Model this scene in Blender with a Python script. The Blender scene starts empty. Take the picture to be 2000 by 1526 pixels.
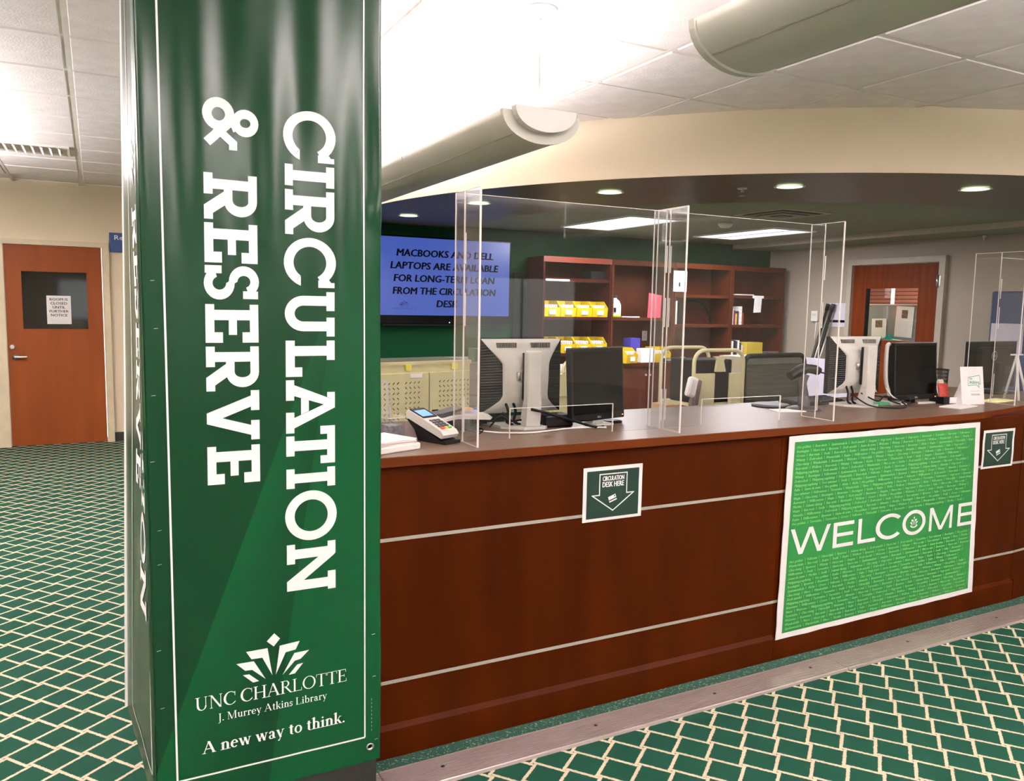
import bpy, bmesh, math, random
from mathutils import Vector, Matrix
random.seed(7)
S = bpy.context.scene
COL = S.collection
PI = math.pi

# ------------------------------------------------------------------ camera
cam_d = bpy.data.cameras.new('camera')
cam = bpy.data.objects.new('camera', cam_d)
COL.objects.link(cam)
YAW, PITCH, ROLL = 0.481558, 0.104113, -0.0179334
cy, sy, cp, sp = math.cos(YAW), math.sin(YAW), math.cos(PITCH), math.sin(PITCH)
fwd = Vector((sy * cp, cy * cp, -sp))
rgt = Vector((cy, -sy, 0))
dwn = fwd.cross(rgt)
c_, s_ = math.cos(ROLL), math.sin(ROLL)
r2 = c_ * rgt + s_ * dwn
d2 = -s_ * rgt + c_ * dwn
M = Matrix((r2, -d2, -fwd)).transposed().to_4x4()
M.translation = (0, 0, 1.57)
cam.matrix_world = M
cam_d.sensor_width = 36
cam_d.lens = 1558.14 / 2000 * 36
cam_d.clip_start = 0.05
S.camera = cam

# ------------------------------------------------------------------ world, exposure
w = bpy.data.worlds.new('world')
S.world = w
w.use_nodes = True
w.node_tree.nodes['Background'].inputs[0].default_value = (1.0, 0.96, 0.95, 1)
w.node_tree.nodes['Background'].inputs[1].default_value = 1.2
S.view_settings.view_transform = 'Standard'
S.view_settings.look = 'None'
S.view_settings.gamma = 1
S.view_settings.use_curve_mapping = False
S.view_settings.exposure = 1.2
try:
    S.cycles.max_bounces = 8
    S.cycles.transparent_max_bounces = 24
    S.cycles.sample_clamp_indirect = 6
except Exception:
    pass

def light(name, kind, loc, energy, color=(1, 1, 1), size=(1, 1), rot=(0, 0, 0), spot=None, spread=None):
    d = bpy.data.lights.new(name, kind)
    d.energy = energy
    d.color = color
    if kind == 'AREA':
        d.shape = 'RECTANGLE'
        d.size, d.size_y = size
        if spread: d.spread = math.radians(spread)
    if kind == 'SPOT':
        d.spot_size = math.radians(spot or 100)
        d.spot_blend = 0.8
        d.shadow_soft_size = size[0]
    o = bpy.data.objects.new(name, d)
    o.location = loc
    o.rotation_euler = rot
    COL.objects.link(o)
    return o

WARM = (1.0, 0.90, 0.80)
COOLW = (0.98, 0.95, 1.0)
# pendant uplights: (x, y0, y1) rows of 12 ft indirect fixtures, lamps inside facing the ceiling
PEND = [(1.63, 2.92, 6.4, 40), (1.63, -1.9, 1.76, 185), (-1.75, 4.4, 8.0, 300), (-1.75, -0.2, 3.4, 200), (4.75, -2.6, 1.1, 260), (1.63, -6.2, -2.6, 170), (-1.75, -5.6, -1.2, 170)]  # rows beside and behind the camera are unseen, added as general fill
PZ = 2.35
for i, (px, y0, y1, e) in enumerate(PEND):
    light('pendant_lamp_light', 'AREA', (px, (y0 + y1) / 2, PZ - 0.02), e, (1.0, 0.92, 0.96), (0.2, y1 - y0 - 0.1), (PI, 0, 0), spread=165)
for (x, y) in ((4.65, 6.67), (6.43, 6.68)):
    light('troffer_light', 'AREA', (x, y, 2.405), 27, COOLW, (0.5, 1.15), (0, 0, 0))
CX, CY, CR = 6.5, 7.0, 4.40          # centre and radius of the round soffit
DOWN = []
for k in range(7):
    a = math.radians(178.5 + 17.8 * k)
    DOWN.append((CX + 3.9 * math.cos(a), CY + 3.9 * math.sin(a)))
for (x, y) in DOWN:
    light('downlight_light', 'SPOT', (x, y, 2.385), 18, (1.0, 0.93, 0.78), (0.06, 0.06), (0, 0, 0), spot=125)
light('back_room_fill', 'AREA', (9.5, 7.0, 2.5), 70, (1, 0.97, 0.92), (1.0, 1.0), (0, 0, 0))  # unseen area lamp added to brighten the office behind the door

# ------------------------------------------------------------------ materials
def srgb(r, g, b):
    f = lambda v: ((v / 255) / 12.92 if v / 255 <= 0.04045 else (((v / 255) + 0.055) / 1.055) ** 2.4)
    return (f(r), f(g), f(b), 1)

MATS = {}
def mat(name, col, rough=0.5, metal=0.0, spec=0.5, emit=None, estr=0, noise=None, bump=None, coat=0, trans=0):
    """col is an sRGB triple. noise=(scale xyz, amount) varies the colour; bump=(scale, strength)."""
    if name in MATS: return MATS[name]
    m = bpy.data.materials.new(name)
    m.use_nodes = True
    nt = m.node_tree
    b = nt.nodes['Principled BSDF']
    b.inputs['Base Color'].default_value = srgb(*col)
    b.inputs['Roughness'].default_value = rough
    b.inputs['Metallic'].default_value = metal
    b.inputs['Specular IOR Level'].default_value = spec
    if coat:
        b.inputs['Coat Weight'].default_value = coat
        b.inputs['Coat Roughness'].default_value = 0.12
    if emit:
        b.inputs['Emission Color'].default_value = srgb(*emit)
        b.inputs['Emission Strength'].default_value = estr
    tc = nt.nodes.new('ShaderNodeTexCoord')
    if noise is None: noise = ((9, 9, 9), 0.06)
    mp = nt.nodes.new('ShaderNodeMapping')
    mp.inputs['Scale'].default_value = noise[0]
    nt.links.new(tc.outputs['Object'], mp.inputs[0])
    nz = nt.nodes.new('ShaderNodeTexNoise')
    nz.inputs['Scale'].default_value = 1.0
    nz.inputs['Detail'].default_value = 6
    nt.links.new(mp.outputs[0], nz.inputs['Vector'])
    rp = nt.nodes.new('ShaderNodeMapRange')
    rp.inputs['From Min'].default_value = 0.3
    rp.inputs['From Max'].default_value = 0.7
    rp.inputs['To Min'].default_value = 1 - noise[1]
    rp.inputs['To Max'].default_value = 1 + noise[1]
    nt.links.new(nz.outputs[0], rp.inputs[0])
    mx = nt.nodes.new('ShaderNodeVectorMath')
    mx.operation = 'SCALE'
    c = srgb(*col)
    mx.inputs[0].default_value = c[:3]
    nt.links.new(rp.outputs[0], mx.inputs['Scale'])
    nt.links.new(mx.outputs[0], b.inputs['Base Color'])
    if bump:
        n2 = nt.nodes.new('ShaderNodeTexNoise')
        n2.inputs['Scale'].default_value = bump[0]
        n2.inputs['Detail'].default_value = 4
        nt.links.new(tc.outputs['Object'], n2.inputs['Vector'])
        bp = nt.nodes.new('ShaderNodeBump')
        bp.inputs['Strength'].default_value = bump[1]
        bp.inputs['Distance'].default_value = 0.01
        nt.links.new(n2.outputs[0], bp.inputs['Height'])
        nt.links.new(bp.outputs[0], b.inputs['Normal'])
    MATS[name] = m
    return m

white_paint = mat('ceiling_tile_white', (234, 227, 224), 0.9, bump=(90, 0.25))
grid_white = mat('grid_white', (226, 220, 212), 0.6)
cream = mat('cream_wall_paint', (234, 218, 192), 0.75, noise=((1.5, 1.5, 1.5), .015))
beige = mat('beige_wall_paint', (168, 156, 140), 0.75, noise=((1.5, 1.5, 1.5), .015))
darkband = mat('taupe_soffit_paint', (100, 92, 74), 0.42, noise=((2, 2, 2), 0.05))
inner_c = mat('grey_green_ceiling', (140, 144, 124), 0.8)
greenwall = mat('green_wall_paint', (7, 56, 30), 0.6, spec=0.1, noise=((2, 2, 2), 0.04))
woodfront = mat('cherry_veneer', (55, 17, 0), 0.5, spec=0.05, noise=((7, 7, 1.2), 0.22))
woodedge = mat('cherry_edge', (78, 33, 6), 0.5, spec=0.1, noise=((3, 30, 30), 0.14))
woodtop = mat('brown_laminate_top', (98, 78, 64), 0.34, noise=((3, 30, 30), 0.10), spec=0.32)
wooddark = mat('dark_cherry_case', (56, 13, 5), 0.5, spec=0.12, noise=((14, 14, 1.5), 0.2))
woodcase = mat('cherry_case', (80, 36, 15), 0.5, spec=0.12, noise=((14, 14, 1.5), 0.18))
doorwood = mat('orange_door_veneer', (116, 58, 22), 0.5, spec=0.12, noise=((8, 8, 1.0), 0.10))
doorwood2 = mat('cherry_door_veneer', (112, 50, 18), 0.5, spec=0.12, noise=((22, 22, 1.6), 0.18))
frame_cream = mat('frame_cream', (214, 200, 170), 0.5)
frame_grey = mat('frame_beige_grey', (176, 166, 148), 0.5)
inlay = mat('brushed_inlay', (168, 166, 154), 0.4, metal=0.25)
metal = mat('satin_metal', (196, 194, 190), 0.3, metal=0.9)
alu = mat('floor_strip_aluminium', (184, 170, 164), 0.26, metal=0.55)
fix_grey = mat('pendant_grey', (186, 186, 174), 0.42, noise=((3, 3, 3), 0.03))
black = mat('black_plastic', (11, 11, 11), 0.45, spec=0.25)
black_gloss = mat('black_gloss', (7, 7, 7), 0.22, spec=0.16)
black_matte = mat('black_matte', (14, 14, 15), 0.7, spec=0.2)
silver = mat('silver_plastic', (196, 194, 186), 0.4)
lightgrey = mat('light_grey_plastic', (212, 210, 204), 0.4)
white_p = mat('white_paper', (248, 244, 242), 0.7)
white_g = mat('white_gloss', (238, 236, 232), 0.3)
lockerm = mat('locker_tan', (206, 200, 156), 0.45)
yellow = mat('yellow_bin', (214, 182, 8), 0.4)
rubber = mat('black_rubber', (26, 25, 24), 0.55)
postergreen = None
darkgreen = mat('sign_dark_green', (10, 42, 32), 0.45, noise=((20, 20, 20), 0.12))
wtext = mat('white_print', (253, 250, 250), 0.45, noise=((5, 5, 5), 0.01))
ltgreen = mat('light_green_print', (112, 176, 100), 0.5)
ktext = mat('black_print', (6, 6, 10), 0.6, spec=0.1)
purple = mat('purple_box', (60, 50, 150), 0.5)
pink = mat('pink_sheet', (200, 50, 76), 0.5)
teal = mat('teal_plastic', (20, 140, 118), 0.5)
bluesign = mat('blue_sign', (28, 62, 118), 0.5)
navy = mat('navy_board', (30, 52, 92), 0.6)
mesh_m = None
glassdark = mat('dark_window_glass', (10, 12, 11), 0.05, spec=0.6)
brick = mat('brown_blind', (128, 70, 52), 0.7)
partition = mat('grey_partition', (150, 150, 146), 0.8)
skin_beige = mat('beige_sorter', (186, 176, 150), 0.6)
em_down = mat('downlight_lens', (235, 250, 225), 0.4, emit=(232, 250, 205), estr=1.0)
em_trof = mat('troffer_lens', (240, 236, 250), 0.4, emit=(244, 240, 255), estr=.8)
em_tube = mat('bright_tube', (255, 255, 255), 0.4, emit=(255, 255, 255), estr=3.0)
em_lamp = mat('pendant_tube', (255, 250, 245), 0.4, emit=(255, 246, 240), estr=6)
em_lcd = mat('blue_lcd', (90, 140, 240), 0.3, emit=(90, 140, 240), estr=0.4)
em_led = mat('orange_led', (255, 150, 60), 0.3, emit=(255, 150, 60), estr=3)

def nodemat(name):
    m = bpy.data.materials.new(name)
    m.use_nodes = True
    return m, m.node_tree, m.node_tree.nodes['Principled BSDF']

def mth(nt, op, a, b=None, c=None):
    n = nt.nodes.new('ShaderNodeMath')
    n.operation = op
    for i, v in enumerate((a, b, c)):
        if v is None: continue
        if isinstance(v, (int, float)): n.inputs[i].default_value = v
        else: nt.links.new(v, n.inputs[i])
    return n.outputs[0]

# carpet: dark green with a cream lattice of slightly turned squares
def carpet():
    m, nt, b = nodemat('lattice_carpet')
    tc = nt.nodes.new('ShaderNodeTexCoord')
    nz = nt.nodes.new('ShaderNodeTexNoise')
    nz.inputs['Scale'].default_value = 110
    nz.inputs['Detail'].default_value = 3
    nt.links.new(tc.outputs['Object'], nz.inputs['Vector'])
    sx = nt.nodes.new('ShaderNodeSeparateXYZ')
    nt.links.new(tc.outputs['Object'], sx.inputs[0])
    X = mth(nt, 'DIVIDE', mth(nt, 'SUBTRACT', sx.outputs[0], 2.269), 0.1622)
    Y = mth(nt, 'DIVIDE', mth(nt, 'SUBTRACT', sx.outputs[1], 2.106), 0.1630)
    u = mth(nt, 'ADD', X, Y)
    v = mth(nt, 'SUBTRACT', X, Y)
    def line(p, q, k):
        fq = mth(nt, 'SUBTRACT', mth(nt, 'FRACT', q), 0.5)
        t = mth(nt, 'ADD', p, mth(nt, 'MULTIPLY', fq, k))
        t = mth(nt, 'ADD', t, 0.5)
        d = mth(nt, 'ABSOLUTE', mth(nt, 'SUBTRACT', mth(nt, 'FRACT', t), 0.5))
        d = mth(nt, 'ADD', d, mth(nt, 'MULTIPLY', mth(nt, 'SUBTRACT', nz.outputs[0], 0.5), 0.07))
        # soft step
        r = nt.nodes.new('ShaderNodeMapRange')
        r.inputs['From Min'].default_value = 0.060
        r.inputs['From Max'].default_value = 0.043
        nt.links.new(d, r.inputs[0])
        return r.outputs[0]
    L = mth(nt, 'MAXIMUM', line(u, v, 0.13), line(v, u, -0.13))
    mx = nt.nodes.new('ShaderNodeMix')
    mx.data_type = 'RGBA'
    nt.links.new(L, mx.inputs['Factor'])
    n3 = nt.nodes.new('ShaderNodeTexNoise')
    n3.inputs['Scale'].default_value = 500
    nt.links.new(tc.outputs['Object'], n3.inputs['Vector'])
    g = nt.nodes.new('ShaderNodeMix')
    g.data_type = 'RGBA'
    nt.links.new(n3.outputs[0], g.inputs['Factor'])
    g.inputs['A'].default_value = srgb(6, 48, 34)
    g.inputs['B'].default_value = srgb(20, 66, 50)
    nt.links.new(g.outputs['Result'], mx.inputs['A'])
    mx.inputs['B'].default_value = srgb(190, 176, 150)
    nt.links.new(mx.outputs['Result'], b.inputs['Base Color'])
    b.inputs['Roughness'].default_value = 0.95
    b.inputs['Specular IOR Level'].default_value = 0.15
    bp = nt.nodes.new('ShaderNodeBump')
    bp.inputs['Strength'].default_value = 0.4
    bp.inputs['Distance'].default_value = 0.003
    nt.links.new(n3.outputs[0], bp.inputs['Height'])
    nt.links.new(bp.outputs[0], b.inputs['Normal'])
    return m
carpet_m = carpet()

def border_carpet():
    m, nt, b = nodemat('flecked_border_carpet')
    tc = nt.nodes.new('ShaderNodeTexCoord')
    n = nt.nodes.new('ShaderNodeTexNoise')
    n.inputs['Scale'].default_value = 130
    n.inputs['Detail'].default_value = 2
    nt.links.new(tc.outputs['Object'], n.inputs['Vector'])
    r = nt.nodes.new('ShaderNodeValToRGB')
    r.color_ramp.elements[0].position = 0.58
    r.color_ramp.elements[0].color = srgb(12, 56, 42)
    r.color_ramp.elements[1].position = 0.74
    r.color_ramp.elements[1].color = srgb(120, 148, 124)
    nt.links.new(n.outputs[0], r.inputs[0])
    nt.links.new(r.outputs[0], b.inputs['Base Color'])
    b.inputs['Roughness'].default_value = 0.95
    return m
border_m = border_carpet()

# vinyl banner print: green with big lighter rays (flat print that stays put on the sheet)
def banner_mat():
    m, nt, b = nodemat('green_vinyl')
    tc = nt.nodes.new('ShaderNodeTexCoord')
    sx = nt.nodes.new('ShaderNodeSeparateXYZ')
    nt.links.new(tc.outputs['Object'], sx.inputs[0])
    x, z = sx.outputs[0], sx.outputs[2]
    # line A x = 0.171 + (z-0.49)*0.378 ; line B x = 0.396 + (z-0.221)*0.151
    xa = mth(nt, 'ADD', 0.171, mth(nt, 'MULTIPLY', mth(nt, 'SUBTRACT', z, 0.49), 0.378))
    xb = mth(nt, 'ADD', 0.396, mth(nt, 'MULTIPLY', mth(nt, 'SUBTRACT', z, 0.221), 0.143))
    rightA = mth(nt, 'GREATER_THAN', x, xa)
    rightB = mth(nt, 'GREATER_THAN', x, xb)
    grad = mth(nt, 'DIVIDE', mth(nt, 'SUBTRACT', x, xa), mth(nt, 'MAXIMUM', mth(nt, 'SUBTRACT', xb, xa), 0.02))
    gradc = nt.nodes.new('ShaderNodeClamp')
    nt.links.new(grad, gradc.inputs[0])
    mid = mth(nt, 'MULTIPLY', rightA, mth(nt, 'SUBTRACT', 1.0, mth(nt, 'MULTIPLY', gradc.outputs[0], 0.85)))
    fac = mth(nt, 'MAXIMUM', mid, mth(nt, 'MULTIPLY', rightB, 0.95))
    zz = nt.nodes.new('ShaderNodeMapRange')
    zz.inputs['From Min'].default_value = 1.9
    zz.inputs['From Max'].default_value = 1.1
    nt.links.new(z, zz.inputs[0])
    fac = mth(nt, 'MULTIPLY', fac, zz.outputs[0])
    mx = nt.nodes.new('ShaderNodeMix')
    mx.data_type = 'RGBA'
    nt.links.new(fac, mx.inputs['Factor'])
    mx.inputs['A'].default_value = srgb(5, 44, 22)
    mx.inputs['B'].default_value = srgb(5, 62, 32)
    nt.links.new(mx.outputs['Result'], b.inputs['Base Color'])
    b.inputs['Roughness'].default_value = 0.24
    b.inputs['Specular IOR Level'].default_value = 0.27
    return m
banner_m = banner_mat()

def poster_mat():
    m, nt, b = nodemat('poster_green')
    tc = nt.nodes.new('ShaderNodeTexCoord')
    n = nt.nodes.new('ShaderNodeTexNoise')
    n.inputs['Scale'].default_value = 3
    nt.links.new(tc.outputs['Object'], n.inputs['Vector'])
    r = nt.nodes.new('ShaderNodeValToRGB')
    r.color_ramp.elements[0].color = srgb(20, 98, 46)
    r.color_ramp.elements[0].position = 0.3
    r.color_ramp.elements[1].color = srgb(36, 116, 52)
    r.color_ramp.elements[1].position = 0.7
    nt.links.new(n.outputs[0], r.inputs[0])
    nt.links.new(r.outputs[0], b.inputs['Base Color'])
    b.inputs['Roughness'].default_value = 0.4
    return m
postergreen = poster_mat()

def schlick(nt, f0):
    # reflectance of a thin clear sheet, the same seen from either side
    g = nt.nodes.new('ShaderNodeNewGeometry')
    d = nt.nodes.new('ShaderNodeVectorMath')
    d.operation = 'DOT_PRODUCT'
    nt.links.new(g.outputs['Normal'], d.inputs[0])
    nt.links.new(g.outputs['Incoming'], d.inputs[1])
    c = mth(nt, 'SUBTRACT', 1.0, mth(nt, 'ABSOLUTE', d.outputs['Value']))
    return mth(nt, 'ADD', f0, mth(nt, 'MULTIPLY', mth(nt, 'POWER', c, 5.0), 1 - f0))

def acrylic():
    m, nt, b = nodemat('clear_acrylic')
    nt.nodes.remove(b)
    out = nt.nodes['Material Output']
    F = schlick(nt, 0.024)
    tr = nt.nodes.new('ShaderNodeBsdfTransparent')
    tr.inputs[0].default_value = (0.985, 0.988, 0.985, 1)
    gl = nt.nodes.new('ShaderNodeBsdfGlossy')
    gl.inputs['Roughness'].default_value = 0.02
    mx = nt.nodes.new('ShaderNodeMixShader')
    nt.links.new(F, mx.inputs[0])
    nt.links.new(tr.outputs[0], mx.inputs[1])
    nt.links.new(gl.outputs[0], mx.inputs[2])
    # faint diffuse haze painted in for whitish reflections on the sheets
    df = nt.nodes.new('ShaderNodeBsdfDiffuse')
    df.inputs[0].default_value = (0.75, 0.73, 0.7, 1)
    nz = nt.nodes.new('ShaderNodeTexNoise')
    nz.inputs['Scale'].default_value = 3
    m2 = nt.nodes.new('ShaderNodeMixShader')
    nt.links.new(mth(nt, 'MULTIPLY', nz.outputs[0], 0.025), m2.inputs[0])
    nt.links.new(mx.outputs[0], m2.inputs[1])
    nt.links.new(df.outputs[0], m2.inputs[2])
    nt.links.new(m2.outputs[0], out.inputs[0])
    return m
acrylic_m = acrylic()
edge_m = mat('acrylic_cut_edge', (226, 220, 214), 0.25, emit=None)

def window_glass():
    m, nt, b = nodemat('door_window_glass')
    nt.nodes.remove(b)
    out = nt.nodes['Material Output']
    tr = nt.nodes.new('ShaderNodeBsdfTransparent')
    tr.inputs[0].default_value = (0.93, 0.95, 0.94, 1)
    gl = nt.nodes.new('ShaderNodeBsdfGlossy')
    gl.inputs['Roughness'].default_value = 0.01
    mx = nt.nodes.new('ShaderNodeMixShader')
    nt.links.new(schlick(nt, 0.04), mx.inputs[0])
    nt.links.new(tr.outputs[0], mx.inputs[1])
    nt.links.new(gl.outputs[0], mx.inputs[2])
    nt.links.new(mx.outputs[0], out.inputs[0])
    return m
winglass_m = window_glass()

def chairmesh():
    m, nt, b = nodemat('woven_chair_mesh')
    out = nt.nodes['Material Output']
    b.inputs['Base Color'].default_value = srgb(52, 58, 52)
    b.inputs['Roughness'].default_value = 0.8
    tr = nt.nodes.new('ShaderNodeBsdfTransparent')
    mx = nt.nodes.new('ShaderNodeMixShader')
    mx.inputs[0].default_value = 0.62
    nt.links.new(tr.outputs[0], mx.inputs[1])
    nt.links.new(b.outputs[0], mx.inputs[2])
    nt.links.new(mx.outputs[0], out.inputs[0])
    return m
mesh_m = chairmesh()

# ------------------------------------------------------------------ mesh helpers
def NB(): return bmesh.new()

def box(bm, x0, x1, y0, y1, z0, z1, mt=None):
    v = [bm.verts.new(p) for p in ((x0, y0, z0), (x1, y0, z0), (x1, y1, z0), (x0, y1, z0), (x0, y0, z1), (x1, y0, z1), (x1, y1, z1), (x0, y1, z1))]
    fs = [bm.faces.new([v[i] for i in f]) for f in ((3, 2, 1, 0), (4, 5, 6, 7), (0, 1, 5, 4), (1, 2, 6, 5), (2, 3, 7, 6), (3, 0, 4, 7))]
    if mt is not None:
        bmesh.ops.transform(bm, matrix=mt, verts=v)
    return v

def rbox(bm, x0, x1, y0, y1, z0, z1, r=0.01, seg=2, mt=None):
    b2 = bmesh.new()
    box(b2, x0, x1, y0, y1, z0, z1)
    bmesh.ops.bevel(b2, geom=list(b2.edges), offset=r, segments=seg, affect='EDGES', profile=0.5)
    if mt is not None: bmesh.ops.transform(b2, matrix=mt, verts=list(b2.verts))
    merge(bm, b2)

def merge(bm, b2):
    vm = {}
    for v in b2.verts: vm[v] = bm.verts.new(v.co)
    for f in b2.faces:
        try:
            nf = bm.faces.new([vm[v] for v in f.verts])
            nf.smooth = f.smooth
        except ValueError: pass
    b2.free()

def tube(bm, pts, r, n=8, cap=True):
    pts = [Vector(p) for p in pts]
    rings = []
    prev = None
    for i, p in enumerate(pts):
        d = (pts[min(i + 1, len(pts) - 1)] - pts[max(i - 1, 0)]).normalized()
        if prev is None:
            a = d.orthogonal().normalized()
        else:
            a = (prev - d * prev.dot(d)).normalized()
        prev = a
        b = d.cross(a)
        rr = r[i] if isinstance(r, (list, tuple)) else r
        rings.append([bm.verts.new(p + rr * (math.cos(2 * PI * k / n) * a + math.sin(2 * PI * k / n) * b)) for k in range(n)])
    for i in range(len(rings) - 1):
        for k in range(n):
            f = bm.faces.new((rings[i][k], rings[i][(k + 1) % n], rings[i + 1][(k + 1) % n], rings[i + 1][k]))
            f.smooth = True
    if cap:
        bm.faces.new(list(reversed(rings[0])))
        bm.faces.new(rings[-1])

def smooth_path(pts, sub=6):
    pts = [Vector(p) for p in pts]
    out = []
    n = len(pts)
    for i in range(n - 1):
        p0, p1, p2, p3 = pts[max(i - 1, 0)], pts[i], pts[i + 1], pts[min(i + 2, n - 1)]
        for k in range(sub):
            t = k / sub
            out.append(0.5 * ((2 * p1) + (-p0 + p2) * t + (2 * p0 - 5 * p1 + 4 * p2 - p3) * t * t + (-p0 + 3 * p1 - 3 * p2 + p3) * t ** 3))
    out.append(pts[-1])
    return out

def lathe(bm, prof, cx=0, cy=0, n=24, mt=None):
    rings = []
    for (r, z) in prof:
        rings.append([bm.verts.new((cx + r * math.cos(2 * PI * k / n), cy + r * math.sin(2 * PI * k / n), z)) for k in range(n)])
    vs = [v for rg in rings for v in rg]
    for i in range(len(rings) - 1):
        for k in range(n):
            f = bm.faces.new((rings[i][k], rings[i][(k + 1) % n], rings[i + 1][(k + 1) % n], rings[i + 1][k]))
            f.smooth = True
    bm.faces.new(list(reversed(rings[0])))
    bm.faces.new(rings[-1])
    if mt is not None: bmesh.ops.transform(bm, matrix=mt, verts=vs)

def prism(bm, poly, axis, a0, a1, mt=None):
    """extrude a 2D polygon along an axis. 'y': poly is (x,z); 'z': (x,y); 'x': (y,z)"""
    def P(p, a):
        return {'y': (p[0], a, p[1]), 'z': (p[0], p[1], a), 'x': (a, p[0], p[1])}[axis]
    A = [bm.verts.new(P(p, a0)) for p in poly]
    B = [bm.verts.new(P(p, a1)) for p in poly]
    n = len(poly)
    bm.faces.new(A)
    bm.faces.new(list(reversed(B)))
    for i in range(n):
        bm.faces.new((A[i], B[i], B[(i + 1) % n], A[(i + 1) % n]))
    if mt is not None: bmesh.ops.transform(bm, matrix=mt, verts=A + B)

def fin(bm):
    bmesh.ops.recalc_face_normals(bm, faces=list(bm.faces))

def wloc(p):
    v = Vector((0, 0, 0))
    while p is not None:
        v += p.location
        p = p.parent
    return v

def obj(name, bm, m, parent=None, world=False, recalc=True, loc=None):
    if recalc: fin(bm)
    if world and parent is not None:
        bmesh.ops.translate(bm, vec=-wloc(parent), verts=list(bm.verts))
    me = bpy.data.meshes.new(name)
    bm.to_mesh(me)
    bm.free()
    if m: me.materials.append(m)
    o = bpy.data.objects.new(name, me)
    COL.objects.link(o)
    if parent is not None: o.parent = parent
    if loc is not None: o.location = loc
    return o

def thing(name, label, cat, loc=(0, 0, 0), rz=0, group=None):
    o = bpy.data.objects.new(name, None)
    o.empty_display_size = 0.05
    COL.objects.link(o)
    o.location = loc
    o.rotation_euler = (0, 0, rz)
    o['label'] = label
    o['category'] = cat
    if group: o['group'] = group
    return o

def tag(o, label, cat, group=None):
    o['label'] = label
    o['category'] = cat
    if group: o['group'] = group
    return o

def struct(name, bm, m, parent=None, label=None):
    o = obj(name, bm, m, parent)
    if parent is None: o['kind'] = 'structure'
    return o

def recenter(o):
    """put the origin of a single-mesh thing at the middle of its base"""
    me = o.data
    xs = [v.co for v in me.vertices]
    c = Vector(((min(v.x for v in xs) + max(v.x for v in xs)) / 2, (min(v.y for v in xs) + max(v.y for v in xs)) / 2, min(v.z for v in xs)))
    me.transform(Matrix.Translation(-c))
    o.location = o.location + c
    return o

def dup(root, loc, rz=None, label=None, group=None):
    r = root.copy()
    COL.objects.link(r)
    r.location = loc
    if rz is not None: r.rotation_euler = (0, 0, rz)
    if label: r['label'] = label
    if group: r['group'] = group
    for ch in list(root.children):
        c = ch.copy()
        COL.objects.link(c)
        c.parent = r
        for g in list(ch.children):
            d = g.copy()
            COL.objects.link(d)
            d.parent = c
    return r

# ------------------------------------------------------------------ lettering
def add_polys(bm, polys, mp, sub=None, lift=(0, -1, 0)):
    # overlapping strokes of one letter lie a hair above each other
    if len(polys) > 1:
        for q, p in enumerate(polys):
            lv = Vector(lift) * (q % 9) * 5e-5
            add_polys(bm, [p], lambda x, z, lv=lv: tuple(Vector(mp(x, z)) + lv), sub)
        return
    b2 = bmesh.new()
    for p in polys:
        vs = [b2.verts.new((q[0], 0, q[1])) for q in p]
        try: b2.faces.new(vs)
        except ValueError: pass
    bmesh.ops.triangulate(b2, faces=list(b2.faces))
    if sub:
        xs = [v.co.x for v in b2.verts]
        zs = [v.co.z for v in b2.verts]
        for (lo, hi, st, no) in ((min(xs), max(xs), sub, (1, 0, 0)), (min(zs), max(zs), sub, (0, 0, 1))):
            k = 1
            while lo + k * st < hi:
                co = Vector(no) * (lo + k * st)
                bmesh.ops.bisect_plane(b2, geom=list(b2.verts) + list(b2.edges) + list(b2.faces), plane_co=co, plane_no=no, dist=1e-6)
                k += 1
    for v in b2.verts: v.co = Vector(mp(v.co.x, v.co.z))
    for f in b2.faces:
        f.normal_update()
    merge(bm, b2)

def R(x0, y0, x1, y1): return [(x0, y0), (x1, y0), (x1, y1), (x0, y1)]

def ring(cx, cy, ru, rv, iu, iv, a0=0, a1=360, n=None, icx=None, icy=None):
    if n is None: n = max(6, int(abs(a1 - a0) / 11))
    icx = cx if icx is None else icx
    icy = cy if icy is None else icy
    out = []
    for k in range(n):
        A = math.radians(a0 + (a1 - a0) * k / n)
        B = math.radians(a0 + (a1 - a0) * (k + 1) / n)
        out.append([(cx + ru * math.cos(A), cy + rv * math.sin(A)), (cx + ru * math.cos(B), cy + rv * math.sin(B)),
                    (icx + iu * math.cos(B), icy + iv * math.sin(B)), (icx + iu * math.cos(A), icy + iv * math.sin(A))])
    return out

def stroke(x0, y0, x1, y1, t):
    d = math.hypot(x1 - x0, y1 - y0)
    nx, ny = -(y1 - y0) / d * t / 2, (x1 - x0) / d * t / 2
    return [(x0 + nx, y0 + ny), (x1 + nx, y1 + ny), (x1 - nx, y1 - ny), (x0 - nx, y0 - ny)]

def ell(cx, cy, ru, rv, a0=0, a1=360, n=12):
    return [(cx + ru * math.cos(math.radians(a0 + (a1 - a0) * k / n)), cy + rv * math.sin(math.radians(a0 + (a1 - a0) * k / n))) for k in range(n + (0 if a1 - a0 == 360 else 1))]

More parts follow.
